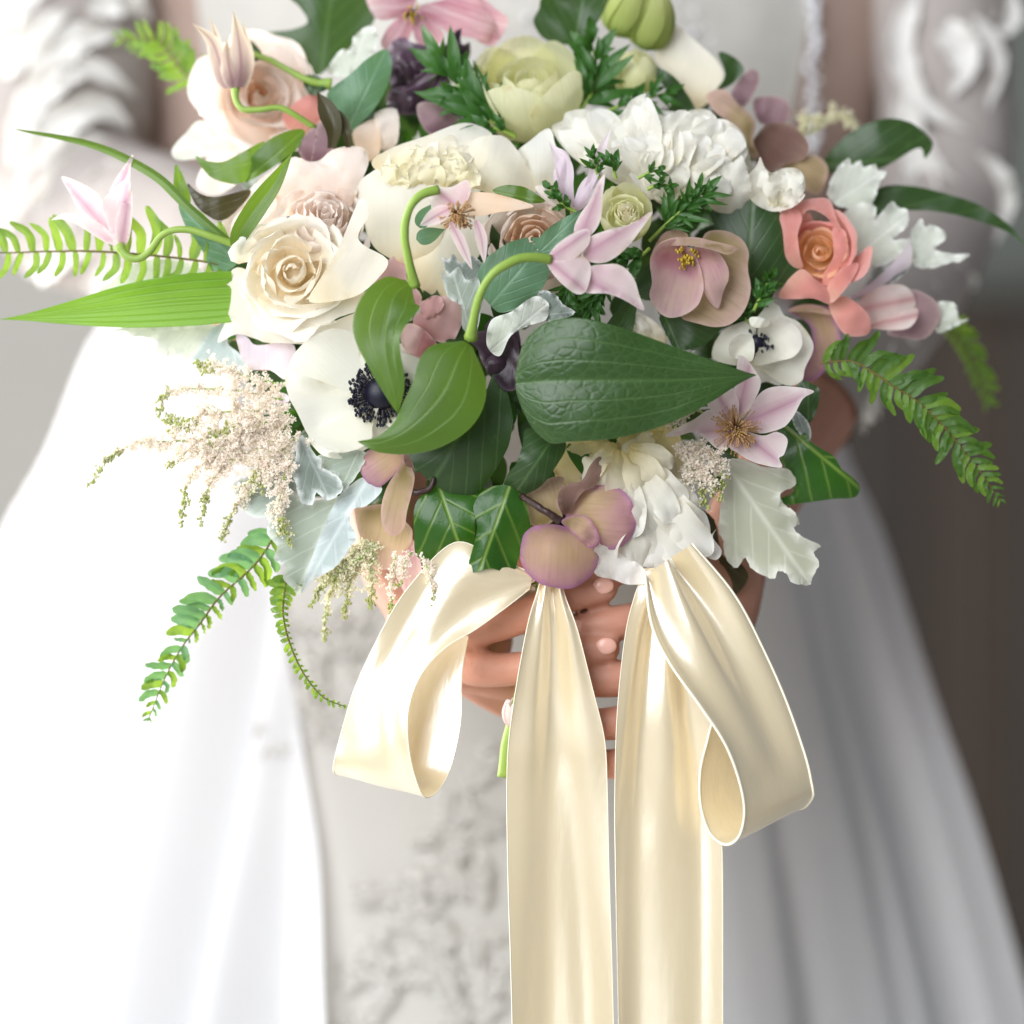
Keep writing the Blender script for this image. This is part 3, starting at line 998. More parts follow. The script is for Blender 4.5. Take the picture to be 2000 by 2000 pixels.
def ribbon(parent, name, E1, E2, n=70, nw=25, disp=None, label=None, edges=(1, 1), edge_r=2.4):
    a, b = Pn(spline(E1, n)), Pn(spline(E2, n))
    V = np.zeros((n, nw, 3))
    uv = np.zeros((n, nw, 2))
    ln = np.linspace(0, 1, n)
    for j in range(nw):
        f = j / (nw - 1)
        V[:, j] = a * (1 - f) + b * f
        uv[:, j, 0] = f
        uv[:, j, 1] = ln
    if disp:
        T = np.gradient(V, axis=0)
        Sd = np.gradient(V, axis=1)
        N = np.cross(T, Sd)
        N /= np.linalg.norm(N, axis=2)[..., None] + 1e-12
        ff, ll = np.meshgrid(np.linspace(0, 1, nw), ln)
        dp = disp(ll, ff) * S
        V = V + N * dp[..., None]
    o = mesh(name, V.reshape(-1, 3), gridfaces(n, nw), satm, parent, uv=uv.reshape(-1, 2), label=label)
    for k, j in enumerate((0, nw - 1)):
        if edges[k]:
            Vv, Ff = tube_arr(V[:, j], edge_r * S, 6)
            mesh('edge', Vv, Ff, edgem, o)
    return o


bow = thing('ribbon_bow', 'cream satin ribbon bow with two loops and two long tails hanging below the bouquet', 'ribbon', P(1090, 1150, 60))
# left loop: front band sweeping down, rolled under, and the back band
E1 = [(1040, 1120, 120), (960, 1085, 135), (885, 1062, 140), (800, 1150, 150), (742, 1245, 150), (692, 1345, 142), (665, 1430, 135), (650, 1500, 122), (662, 1512, 80), (690, 1480, 48), (720, 1390, 30), (750, 1290, 22), (830, 1200, 20)]
E2 = [(1035, 1150, 128), (990, 1185, 152), (930, 1228, 175), (872, 1262, 190), (824, 1315, 198), (800, 1390, 196), (804, 1480, 190), (826, 1552, 168), (852, 1548, 120), (880, 1500, 82), (900, 1410, 62), (902, 1320, 48), (915, 1240, 40)]
ribbon(bow, 'loop', E1, E2, 110, 21, lambda l, f: (11 * np.sin(f * 4 + l * 9) + 6 * np.sin(f * 9 - l * 14)) * np.clip(1 - abs(l - .25) * 2.4, 0, 1), edge_r=1.0)
# right loop
N_ = [(1266, 1118, 150), (1278, 1215, 165), (1312, 1292, 178), (1370, 1380, 186), (1420, 1460, 186), (1450, 1540, 180), (1456, 1590, 172), (1442, 1632, 158), (1414, 1646, 140), (1384, 1624, 122), (1366, 1570, 112), (1368, 1505, 108), (1386, 1440, 104), (1400, 1370, 100), (1390, 1280, 90)]
F_ = [(1340, 1070, 100), (1425, 1165, 96), (1482, 1262, 90), (1530, 1362, 84), (1568, 1470, 78), (1584, 1535, 68), (1586, 1560, 55), (1570, 1582, 40), (1546, 1575, 28), (1520, 1540, 20), (1508, 1490, 16), (1505, 1430, 14), (1500, 1370, 14), (1490, 1300, 14), (1450, 1220, 20)]


def rfold(l, f):
    g = np.clip(1 - l / .34, 0, 1)
    return 26 * g * np.sin(f * 11 + .5) + 16 * np.exp(-((l - .2) / .08) ** 2) * np.exp(-((f - .35) / .22) ** 2) + 4 * np.sin(l * 20 + f * 4)


ribbon(bow, 'loop', N_, F_, 120, 33, lambda l, f: -rfold(l, f), edges=(1, 1), edge_r=2.8)


# tails
def pleat(k, ph, a0, a1):
    return lambda l, f: -(a0 * np.exp(-l * 5.0)) * np.sin(f * k + ph + l * 1.4) - a1 * (np.exp(-((f - .28 - .16 * np.sin(l * 2.6 + ph)) / (.07 + .16 * l)) ** 2) * 1.6 + 1.2 * np.exp(-((f - .72 + .12 * np.sin(l * 3.4 + ph)) / (.09 + .1 * l)) ** 2)) - 16 * np.sin(np.pi * f) * (.3 + l) + 5 * np.sin(l * 9 + f * 4 + ph)


ribbon(bow, 'tail', [(1062, 1110, 118), (1048, 1160, 136), (1030, 1225, 142), (1005, 1370, 128), (991, 1500, 92), (992, 1700, 84), (998, 1900, 80), (1004, 2150, 80)],
       [(1092, 1110, 120), (1104, 1160, 132), (1128, 1230, 134), (1156, 1340, 116), (1180, 1440, 86), (1186, 1530, 82), (1190, 1700, 78), (1196, 1900, 76), (1202, 2150, 76)],
       90, 41, pleat(13, .4, 22, 13), edge_r=1.0)
ribbon(bow, 'tail', [(1262, 1110, 100), (1240, 1170, 108), (1222, 1250, 108), (1206, 1400, 100), (1201, 1560, 72), (1203, 1700, 68), (1208, 1900, 64), (1214, 2150, 64)],
       [(1330, 1110, 80), (1360, 1170, 80), (1380, 1250, 76), (1398, 1400, 70), (1408, 1560, 56), (1412, 1700, 54), (1412, 1900, 52), (1412, 2150, 52)],
       90, 41, pleat(9, 2.0, 18, 15), edge_r=1.0)
# knot and wrap round the stems
ribbon(bow, 'wrap', [(1010, 1150, 0), (1060, 1140, 36), (1120, 1140, 36), (1180, 1150, 0)], [(1010, 1235, 0), (1060, 1250, 32), (1120, 1250, 32), (1180, 1235, 0)], 30, 9, lambda l, f: 5 * np.sin(f * 14), edge_r=1.0)

# the bundle of stems in the bride's hands
bundle = thing('stem_bundle', 'bundle of cut green stems held in the bride\'s hands below the flowers', 'stems', P(1100, 1150, 0))
rs = random.Random(3)
for k in range(16):
    a = k * 2.4
    r = 46 * math.sqrt((k + .5) / 16)
    dx, dh = r * math.cos(a), r * math.sin(a)
    stem(bundle, 'stem', 'O', [(1090 + dx * 2.5, 1000, -20 + dh * 2), (1092 + dx, 1200, -30 + dh), (1096 - dx * .8, 1350, -30 - dh * .4), (1098 - dx * 1.9, 1500 + rs.uniform(-30, 25), -30 - dh)], rs.uniform(9, 13), M['stem'], seg=14)
stem(bundle, 'stem', 'O', [(1060, 1200, 20), (1010, 1380, 30), (992, 1450, 34), (982, 1518, 36)], [13, 12, 12, 11], M['stem'])
bud = thing('flower_bud', 'small white and pink bud beside the cut stem, below the bride\'s fingers', 'flower bud', P(1000, 1395, 40))
for k in range(5):
    fl = Fl(1008, 1392, 40, (-.25, .9, .3), 34)
    cup_petal(fl, bud, k * 72, 48, [(.15, -1), (.75, -.5), (.8, .2), (.45, .8)], M['palebud'] if k % 2 else M['lilac'], n=(8, 8), seed=k)
# ------------------------------------------------------------------ flowers
SEED = [100]


def fp(t, cr, h, pts, mat, g=(0, 0), bowl=0.0, ruf=0.0, noise=6.0, base=None, tip=None, sub=4, fold=None, name='petal', label=None, step=None, ruff=.07, curl=.08):
    SEED[0] += 7
    return poly(t, name, cr, pts, h, M[mat], g=g, bowl=bowl, ruf=ruf, noise=noise, base=base, tip=tip, sub=sub, fold=fold, seed=SEED[0], label=label, step=step, ruff=ruff, curl=curl)


def flower(name, label, cat, px, py, h, group=None):
    return thing(name, label, cat, P(px, py, h), group)


def stamen_ball(parent, fl, n, L, spread, mat, matt, name='stamens', th=.010, tipr=.03, seed=0, inner=0.05):
    """a tuft of filaments with anthers: too fine to pick apart one by one"""
    rs = np.random.RandomState(seed)
    mb, mt = MB(), MB()
    R = fl.R
    for k in range(n):
        a = rs.uniform(0, 6.283)
        e = np.radians(rs.uniform(spread[0], spread[1]))
        d = np.cos(e) * fl.n + np.sin(e) * (np.cos(a) * fl.e1 + np.sin(a) * fl.e2)
        l = L * R * rs.uniform(.75, 1.1)
        b = fl.o + inner * R * (np.cos(a) * fl.e1 + np.sin(a) * fl.e2)
        p1 = b + d * l
        m = b + d * l * .5 + fl.n * l * .12
        mb.add(tube_arr([b, m, p1], [th * R, th * R], 4))
        mt.add(sphere_arr(p1, tipr * R, 5, 3, 0, (1, 1, 1.3)))
    mb.build('filaments', mat, parent, kind='stuff')
    mt.build(name, matt, parent, kind='stuff')


def rose(t, fl, n, mats, t0=0.0, t1=1.0, seed=0, ruf=.05, half=(125, 46), open_=1.0, ex=.9, zs=1.0):
    rs = random.Random(seed)
    c = sphere_arr(fl.o - fl.n * fl.R * .28, fl.R * .2, 12, 8)
    mesh('heart', c[0], c[1], M[mats[0]], t, uv=np.full((len(c[0]), 2), .4), rim=np.zeros(len(c[0])))
    for i in range(n):
        f = i / (n - 1)
        o = t0 + (t1 - t0) * f ** ex
        j = rs.uniform(-.05, .05)
        L = lambda a, b: a + (b - a) * o
        prof = [(.07, -.5), (L(.08, .6), L(-.25, -.4)), (L(.11, .86) + j * o, L(-.02, -.14)), (L(.09, 1.0) + j * o, L(.12 * zs, .12)), (L(.02, 1.0 + .14 * open_) + j * o, L(.2 * zs, .12 + j))]
        mt = mats[min(len(mats) - 1, int(f * len(mats)))]
        cup_petal(fl, t, i * 137.5 + seed * 40 + rs.uniform(-22, 22), half[0] + (half[1] - half[0]) * o + rs.uniform(-8, 8), prof, M[mt], tip=.2, tuck=.1, roll=.08 * o, ruf=ruf * (.5 + o), rf=2.0, seed=seed * 50 + i)


def ranunc(t, fl, n, mats, seed=0, dome=.35, ruf=.04, rmin=.06):
    for i in range(n):
        f = i / (n - 1)
        r = rmin + (1 - rmin) * f ** 1.05
        zt = dome * (1 - r * r)
        prof = [(.05, -.6), (r * .85, -.5 + .3 * zt), (r * 1.0, zt - .3), (r * .98, zt), (r * .86 + .04, zt + .05)] if f < .8 else [(.05, -.6), (r * .8, -.45), (r, zt - .25), (r * 1.05, zt), (r * 1.12, zt + .02)]
        mt = mats[min(len(mats) - 1, int(f * len(mats)))]
        cup_petal(fl, t, i * 137.5 + 31 * seed, 75 - 35 * f, prof, M[mt], tip=.12, tuck=.04, ruf=ruf * (.4 + f), rf=2.5, seed=seed * 90 + i, n=(12, 15))


def fan(t, cr, base, tips, W, mat, h0, dh=0, seed=0, bow=24, spread=.55, shape='round', wave=(7, 2.2)):
    """ruffled petals fanning out of one spot"""
    r = random.Random(seed)
    for k, (x, y) in enumerate(tips):
        bx = base[0] + (x - base[0]) * (1 - spread) * .4
        by = base[1] + (y - base[1]) * (1 - spread) * .4
        h = h0 + dh * k + r.uniform(-5, 5)
        mx, my = bx + (x - bx) * .55 + r.uniform(-12, 12), by + (y - by) * .55
        leaf(t, 'petal', cr, [(bx, by, h - 6), (mx, my, h + bow), (x, y, h + bow * r.uniform(-.1, .7))], W * r.uniform(.8, 1.2), M[mat], shape=shape, cup=r.uniform(-.5, .35), wave=(wave[0] * r.uniform(.6, 1.3), wave[1]), roll=r.uniform(-32, 32), n=(20, 15), seed=seed * 31 + k, und=5)


# --- big white anemone
t = flower('anemone', 'large white anemone with a black centre, left of the heart shaped green leaf', 'anemone', 735, 765, 100)
fl = Fl(742, 768, 96, (.18, -.02, .98), 170)
fp(t, 'H', 78, [(640, 200), (760, 210), (900, 280), (1045, 335), (1060, 460), (1000, 600), (860, 760), (760, 640), (680, 420)], 'anem', bowl=30, base=(790, 540), tip=(950, 290), noise=4)
fp(t, 'H', 74, [(330, 800), (400, 920), (520, 955), (620, 930), (720, 880), (830, 850), (960, 800), (900, 660), (700, 620), (500, 700)], 'anem', bowl=30, base=(790, 560), tip=(560, 950), noise=4)
fp(t, 'H', 88, [(188, 440), (205, 370), (240, 290), (330, 200), (450, 142), (550, 140), (650, 180), (740, 280), (800, 420), (790, 540), (700, 570), (560, 560), (420, 520), (290, 500)], 'anem', bowl=34, base=(790, 560), tip=(360, 190), noise=4)
fp(t, 'H', 94, [(188, 430), (300, 430), (450, 480), (600, 540), (760, 520), (800, 560), (760, 660), (730, 760), (725, 830), (650, 890), (520, 915), (420, 880), (330, 805), (268, 680), (205, 560)], 'anem', bowl=34, base=(790, 560), tip=(300, 700), noise=4)
c = sphere_arr(fl.o + fl.n * fl.R * .07, fl.R * .19, 20, 12, 0, (1, .75, 1))
mesh('centre', c[0], c[1], M['stamblack'], t)
stamen_ball(t, fl, 190, .27, (66, 88), M['stamgrey'], M['stamblack'], seed=1, tipr=.019, th=.004, inner=.08)
stamen_ball(t, fl, 120, .22, (50, 74), M['stamgrey'], M['stamblack'], seed=2, tipr=.017, th=.004, inner=.08)

# --- small white anemone on the right
t = flower('anemone', 'small half closed white anemone with a black centre, under the pink hellebore on the right', 'anemone', 1480, 680, 10)
fl = Fl(1478, 672, -8, (-.1, .05, 1), 60)
fp(t, 'J', -22, [(520, 160), (560, 110), (610, 130), (640, 180), (720, 220), (780, 300), (795, 370), (750, 470), (730, 540), (650, 560), (560, 510), (480, 450), (400, 420), (420, 300), (470, 220)], 'anem', bowl=26, base=(520, 400), tip=(740, 250), g=(-.1, 0))
fp(t, 'J', 4, [(500, 255), (560, 195), (640, 195), (715, 255), (735, 340), (690, 405), (600, 430), (500, 452), (470, 430), (505, 350)], 'anem', bowl=30, base=(500, 420), tip=(720, 260), g=(-.1, 0))
fp(t, 'J', 24, [(250, 400), (268, 320), (330, 250), (440, 208), (475, 205), (490, 250), (468, 300), (480, 380), (462, 432), (400, 452), (330, 445), (280, 430)], 'anem', bowl=-26, base=(420, 440), tip=(380, 210), g=(.12, 0))
fp(t, 'J', 40, [(340, 350), (370, 300), (420, 280), (468, 300), (480, 372), (462, 428), (400, 420), (350, 400)], 'anem', bowl=24, base=(440, 430), tip=(400, 280))
fp(t, 'J', 44, [(452, 197), (500, 190), (560, 212), (550, 240), (500, 250), (462, 240)], 'anem', bowl=-10)
fp(t, 'J', -10, [(440, 430), (560, 480), (650, 530), (610, 560), (540, 540), (470, 560), (420, 500)], 'anem', g=(0, .2), base=(500, 430), tip=(560, 560))
stamen_ball(t, fl, 60, .5, (30, 85), M['stamblack'], M['stamblack'], seed=4, tipr=.06, th=.02)
c = sphere_arr(fl.o + fl.n * fl.R * .2, fl.R * .3, 14, 8)
mesh('centre', c[0], c[1], M['stamblack'], t)

# --- cream garden rose
t = flower('garden_rose', 'large open cream garden rose with a yellow heart, above the white anemone', 'rose', 580, 540, 60)
fl = Fl(572, 530, 76, (-.02, .12, .98), 118)
rose(t, fl, 18, ['roseheart', 'roseheart', 'rose', 'rose'], seed=2, ruf=.17, half=(88, 46), t1=.95, zs=.7)
fp(t, 'B', 40, [(345, 1845), (400, 1700), (420, 1560), (380, 1520), (450, 1440), (560, 1500), (600, 1640), (820, 1700), (740, 1860), (560, 1830), (450, 1800)], 'rose', bowl=-30, base=(650, 1500), tip=(380, 1780), g=(.1, .15), noise=9)
fp(t, 'B', 96, [(1000, 1330), (1050, 1210), (1118, 1070), (1165, 1145), (1105, 1260), (1130, 1320), (1260, 1400), (1210, 1500), (1080, 1600), (840, 1630), (900, 1500)], 'rose', bowl=30, base=(850, 1620), tip=(1130, 1100), g=(.12, 0), noise=9)
fp(t, 'B', 92, [(560, 1600), (640, 1640), (830, 1640), (1050, 1600), (1210, 1555), (1170, 1650), (1000, 1710), (880, 1770), (700, 1740), (600, 1690)], 'rose', bowl=-24, base=(880, 1600), tip=(880, 1770), g=(0, .35), noise=7)
fp(t, 'B', 58, [(500, 1700), (640, 1690), (860, 1760), (1050, 1700), (1170, 1660), (1120, 1780), (900, 1850), (700, 1850), (560, 1830)], 'rose', bowl=-30, base=(800, 1650), tip=(800, 1850), g=(0, .4))
fp(t, 'B', 46, [(500, 1330), (560, 1240), (640, 1180), (750, 1165), (880, 1190), (1000, 1250), (1010, 1320), (900, 1400), (700, 1430), (560, 1480)], 'rose', bowl=20, base=(760, 1430), tip=(740, 1170), g=(0, -.1))

# --- blush ranunculus behind it
t = flower('ranunculus', 'blush ranunculus with many thin ruffled petals, behind the cream rose', 'ranunculus', 620, 400, 10)
fp(t, 'B', -10, [(370, 1230), (390, 1140), (480, 1100), (520, 1020), (620, 930), (700, 880), (760, 845), (840, 870), (900, 860), (960, 810), (1050, 790), (1130, 800), (1160, 870), (1130, 960), (1090, 1050), (1060, 1150), (1000, 1220), (850, 1260), (700, 1270), (560, 1320), (440, 1330)], 'blush', bowl=-20, ruf=8, base=(800, 1250), tip=(760, 850))
fp(t, 'B', 6, [(600, 1000), (700, 905), (780, 850), (850, 880), (980, 880), (1100, 850), (1150, 880), (1080, 990), (1040, 1100), (900, 1040), (760, 1030), (640, 1080)], 'blush', bowl=-14, ruf=9, base=(860, 1100), tip=(880, 850))
fp(t, 'B', 16, [(960, 820), (1040, 795), (1130, 805), (1160, 870), (1120, 980), (1070, 1100), (1010, 1150), (990, 1050), (1010, 930)], 'blush', bowl=-16, ruf=7, base=(1010, 1120), tip=(1080, 800))
fp(t, 'B', 22, [(420, 1290), (430, 1180), (540, 1080), (640, 1040), (660, 1120), (560, 1220), (480, 1330)], 'blush', bowl=-16, ruf=6, base=(600, 1250), tip=(430, 1150))
fl = Fl(632, 437, 18, (.12, .42, .9), 88)
ranunc(t, fl, 19, ['blush', 'blush', 'blush'], seed=4, ruf=.13, dome=.6)

# --- big cream peony in the middle
t = flower('peony', 'big cup shaped cream peony with a ruffled yellow heart, at the middle of the bouquet', 'peony', 850, 390, 40)
fp(t, 'B', 10, [(1180, 860), (1300, 790), (1450, 740), (1650, 665), (1760, 680), (1830, 735), (1800, 860), (1700, 950), (1500, 980), (1300, 960), (1200, 920)], 'cream', bowl=-20, base=(1500, 1000), tip=(1600, 670), g=(0, -.35))
fan(t, 'B', (1480, 1060), [(1255, 905), (1330, 850), (1420, 800), (1520, 765), (1620, 735), (1705, 790), (1745, 860)], 27, 'cream', 4, seed=8, bow=12)
rs = random.Random(8)
for k in range(24):
    x = 1250 + 470 * (k + rs.uniform(0, 1)) / 24
    row = k % 3
    yb, yt = 1010, (800, 850, 905)[row] + rs.uniform(-25, 25) + abs(x - 1480) * .14
    lean = rs.uniform(-50, 50) + (1480 - x) * (.25 if row == 0 else -.05)
    leaf(t, 'petal', 'B', [(x - lean * .3, yb, 22 + row * 10), (x, (yb + yt) / 2, 34 + row * 12), (x + lean * .6, yt + 18, 28 + row * 12), (x + lean, yt, 36 + row * 12)], rs.uniform(13, 22), M['creamheart'], shape='round', cup=rs.uniform(-.4, .6), wave=(rs.uniform(1.5, 3), 1.6), roll=rs.uniform(-45, 45), n=(12, 7), seed=k)
fp(t, 'C', 20, [(640, 900), (700, 800), (760, 755), (840, 730), (930, 740), (1010, 830), (1070, 930), (1100, 1010), (1050, 1060), (900, 1060), (780, 1020), (690, 1000)], 'cream', bowl=-34, base=(800, 1080), tip=(900, 735), g=(-.15, -.1))
fp(t, 'B', 62, [(1100, 1000), (1170, 930), (1215, 915), (1240, 965), (1300, 950), (1330, 965), (1420, 945), (1480, 970), (1590, 960), (1700, 900), (1760, 960), (1740, 1080), (1600, 1180), (1540, 1320), (1490, 1500), (1380, 1460), (1280, 1400), (1190, 1330), (1130, 1200)], 'cream', bowl=-50, base=(1400, 1480), tip=(1400, 950), noise=6, g=(.0, -.1))
fp(t, 'B', 42, [(1330, 1300), (1500, 1180), (1720, 1080), (1800, 1150), (1790, 1300), (1710, 1450), (1600, 1590), (1480, 1600), (1400, 1480)], 'cream', bowl=-30, base=(1480, 1600), tip=(1740, 1100))
fp(t, 'C', -8, [(990, 830), (1060, 760), (1165, 690), (1200, 780), (1240, 860), (1260, 1020), (1180, 1040), (1080, 1020), (1040, 920)], 'white', bowl=-26, base=(1150, 1050), tip=(1130, 700), g=(.1, 0))

# --- ruffled white peony
t = flower('peony', 'ruffled white peony, above the pink hellebore', 'peony', 1290, 300, -20)
WP = [(-74, [(300, 760), (420, 640), (700, 600), (950, 610), (1180, 680), (1270, 800), (1300, 1000), (1200, 1120), (1000, 1120), (800, 1080), (600, 1000), (420, 900)], 0),
      (-62, [(940, 612), (1000, 588), (1060, 595), (1105, 640), (1100, 720), (980, 720)], 6),
      (-44, [(215, 680), (270, 650), (290, 610), (350, 590), (430, 592), (460, 640), (520, 642), (552, 690), (500, 800), (430, 900), (330, 850), (250, 760)], 9),
      (-34, [(540, 660), (600, 600), (640, 540), (722, 503), (704, 560), (737, 610), (720, 700), (690, 830), (560, 850), (520, 740)], 8),
      (-26, [(690, 760), (740, 640), (790, 615), (850, 642), (900, 596), (960, 622), (1060, 640), (1150, 645), (1222, 690), (1262, 770), (1240, 830), (1150, 910), (1050, 960), (900, 970), (780, 940), (700, 850)], 10),
      (-6, [(920, 905), (1000, 850), (1100, 742), (1200, 692), (1262, 772), (1240, 815), (1150, 880), (1040, 945)], 4),
      (-12, [(430, 890), (560, 790), (690, 830), (770, 960), (750, 1080), (620, 1020), (510, 960)], 7),
      (4, [(690, 870), (760, 812), (830, 880), (900, 920), (1000, 925), (1045, 955), (1060, 1040), (960, 1060), (880, 1030), (800, 1080), (740, 1030)], 9),
      (2, [(1030, 960), (1130, 902), (1200, 868), (1240, 838), (1272, 930), (1292, 1000), (1285, 1090), (1180, 1150), (1080, 1130), (1020, 1060)], 8),
      (-20, [(1275, 950), (1320, 890), (1338, 845), (1362, 900), (1400, 930), (1470, 905), (1540, 910), (1577, 960), (1565, 1010), (1540, 1080), (1490, 1125), (1400, 1140), (1310, 1100), (1270, 1040)], 8),
      (-8, [(1380, 960), (1460, 930), (1540, 930), (1572, 970), (1530, 1015), (1440, 1030)], 6)]
for i, (h, pts, rf) in enumerate(WP):
    xs = [p[0] for p in pts]
    fp(t, 'E', h, pts, 'white', bowl=-24 if i in (0, 4, 8) else 14, ruf=rf * .5, noise=6, base=(sum(xs) / len(xs) * .6 + 320, max(p[1] for p in pts) + 60), g=(0, -.12 if i < 6 else .15), ruff=.14, sub=5)
fan(t, 'E', (790, 1060), [(255, 700), (340, 630), (420, 592), (500, 650), (575, 625), (640, 560), (700, 520), (770, 640), (850, 612), (940, 596), (1030, 620), (1120, 650), (1195, 690), (1255, 780), (1270, 900)], 31, 'white', -40, seed=1)
fan(t, 'E', (800, 1080), [(400, 800), (500, 760), (610, 735), (720, 715), (830, 700), (940, 705), (1050, 730), (1140, 790), (1190, 880)], 30, 'white', -22, seed=2)
fan(t, 'E', (860, 1130), [(660, 900), (770, 870), (890, 850), (1010, 875), (1110, 930), (1200, 960)], 28, 'white', -4, seed=3, bow=16)
fan(t, 'E', (1420, 1150), [(1330, 900), (1400, 950), (1470, 925), (1550, 940), (1560, 1030)], 20, 'white', -16, seed=4, bow=14)
for i, (a, b, cc, W_) in enumerate([((700, 900), (700, 850), (740, 815), 10), ((770, 900), (790, 850), (810, 812), 9), ((820, 930), (850, 870), (860, 800), 8), ((880, 900), (900, 800), (905, 700), 10)]):
    leaf(t, 'petal', 'E', [a + (14,), b + (26,), cc + (20,)], W_, M['white'], shape='lance', cup=.6, n=(12, 7))

# --- peach ranunculus peeping out
t = flower('ranunculus', 'peach ranunculus with fine concentric petals, half hidden in the middle of the bouquet', 'ranunculus', 1040, 460, 40)
fl = Fl(1046, 476, 40, (-.05, .1, .98), 100)
ranunc(t, fl, 20, ['peachy', 'peachy', 'blush'], seed=6, ruf=.08, dome=.6)
fp(t, 'C', 58, [(1090, 1010), (1150, 995), (1200, 1010), (1240, 1080), (1250, 1180), (1160, 1240), (1120, 1170), (1140, 1090)], 'blush', bowl=-14, ruf=4, base=(1150, 1240), tip=(1170, 1000))

# --- green cream tulip-like anemone at the top
t = flower('ranunculus', 'pale green half open cup shaped flower at the top of the bouquet', 'ranunculus', 1035, 170, -120)
fl = Fl(1034, 172, -118, (-.1, .78, .62), 100)
CUP = [(.1, -1.02), (.62, -.9), (.98, -.35), (1.04, .15), (.95, .62)]
for i, ph in enumerate((250, 318, 190, 40, 100, 150)):
    cup_petal(fl, t, ph, 47, [(a * (1 + .03 * (i % 3)), b) for a, b in CUP], M['green'], tip=.3, ruf=.05, rf=2, seed=i + 60, pw=2.4, roll=.05)
for i in range(8):
    f = i / 8
    cup_petal(fl, t, i * 137, 58, [(.1, -.8), (.2 + .6 * f, -.5), (.18 + .68 * f, .1), (.12 + .62 * f, .38)], M['green'], tip=.25, ruf=.05, seed=i + 70)

# --- small double yellow-white flower
t = flower('ranunculus', 'small double pale yellow flower in front of the ruffled white peony', 'ranunculus', 1225, 420, 40)
fl = Fl(1222, 418, 52, (-.08, .48, .86), 50)
for i in range(6):
    cup_petal(fl, t, 60 * i + 20, 42, [(.1, -1.1), (.7, -.95), (1.0, -.3), (1.02, .35), (.98, .8 if i in (1, 2) else .55)], M['green'], tip=.35, ruf=.09, seed=i + 80, pw=2)
ranunc(t, Fl(1224, 420, 56, (-.08, .4, .9), 40), 18, ['creamheart', 'green'], seed=9, ruf=.1, dome=.6)

# --- pink hellebore, open
t = flower('hellebore', 'open dusty pink hellebore with golden stamens, in front of the dark ivy leaf', 'hellebore', 1365, 545, 50)
fp(t, 'E', 18, [(745, 1400), (790, 1290), (840, 1245), (900, 1240), (950, 1270), (900, 1330), (800, 1420)], 'hellbeige', bowl=14, base=(900, 1400), tip=(830, 1245))
fp(t, 'E', 14, [(1040, 1258), (1150, 1245), (1240, 1290), (1277, 1360), (1270, 1440), (1287, 1550), (1260, 1660), (1190, 1740), (1100, 1762), (1000, 1745), (910, 1705), (950, 1600), (1000, 1400)], 'hellbeige', bowl=34, base=(960, 1420), tip=(1270, 1600), g=(-.05, 0))
fp(t, 'E', 44, [(752, 1370), (790, 1320), (880, 1290), (950, 1330), (1000, 1400), (1032, 1520), (1022, 1600), (990, 1660), (920, 1702), (850, 1712), (790, 1680), (742, 1600), (755, 1520), (742, 1430)], 'hell', bowl=38, base=(930, 1370), tip=(850, 1710), g=(.05, 0))
fp(t, 'E', 66, [(970, 1340), (1040, 1328), (1110, 1360), (1160, 1430), (1168, 1500), (1140, 1570), (1112, 1662), (1060, 1620), (1020, 1530), (1000, 1430)], 'hell', bowl=-16, base=(980, 1350), tip=(1110, 1660), fold=-.3)
fp(t, 'E', 74, [(790, 1318), (860, 1283), (980, 1278), (1080, 1298), (1200, 1328), (1220, 1345), (1160, 1372), (1080, 1348), (960, 1325), (860, 1325)], 'hellbeige', bowl=-10, base=(1000, 1325), tip=(1000, 1280), g=(0, -.3), label='cream petal folded over the stamens')
stamen_ball(t, Fl(1338, 492, 52, (.15, -.5, .8), 40), 46, .8, (0, 55), M['stamgold'], M['stamgold'], seed=6, tipr=.07, th=.02)

# --- hellebore seen from behind at the bottom
t = flower('hellebore', 'pink and green hellebore seen from behind on a dark stem, lowest flower above the ribbons', 'hellebore', 1100, 1030, 160)
fp(t, 'I', 120, [(355, 1680), (380, 1640), (480, 1690), (440, 1740), (375, 1748)], 'hell')
fp(t, 'I', 128, [(400, 1190), (480, 1120), (570, 1070), (648, 1073), (640, 1150), (610, 1230), (640, 1320), (580, 1345), (520, 1385), (440, 1365), (415, 1280)], 'hellbeige', bowl=-20, base=(610, 1340), tip=(520, 1080))
fp(t, 'I', 140, [(610, 1230), (620, 1160), (680, 1110), (760, 1090), (810, 1000), (862, 943), (890, 958), (880, 1060), (840, 1130), (770, 1160), (720, 1230), (690, 1290), (640, 1300)], 'hellbrown', bowl=-14, base=(640, 1310), tip=(870, 950), g=(0, -.1))
fp(t, 'I', 152, [(690, 1220), (760, 1150), (860, 1120), (960, 1125), (1040, 1170), (1082, 1240), (1102, 1340), (1082, 1430), (1030, 1490), (960, 1527), (900, 1510), (840, 1440), (760, 1360), (660, 1320)], 'hellback', bowl=-40, base=(650, 1330), tip=(1080, 1360))
fp(t, 'I', 166, [(630, 1345), (700, 1310), (780, 1310), (840, 1370), (872, 1450), (862, 1500), (800, 1512), (740, 1460), (680, 1400)], 'hellback', bowl=-20, base=(630, 1340), tip=(860, 1480))
fp(t, 'I', 182, [(373, 1560), (390, 1440), (450, 1382), (540, 1368), (620, 1372), (720, 1400), (800, 1440), (862, 1530), (862, 1600), (820, 1690), (740, 1752), (660, 1772), (560, 1757), (470, 1722), (400, 1650)], 'hellback', bowl=-56, base=(625, 1350), tip=(620, 1770))
stem(t, 'stem', 'I', [(385, 1190, 150), (480, 1250, 178), (560, 1300, 184), (625, 1345, 178)], [6, 7, 9], M['stemdark'])

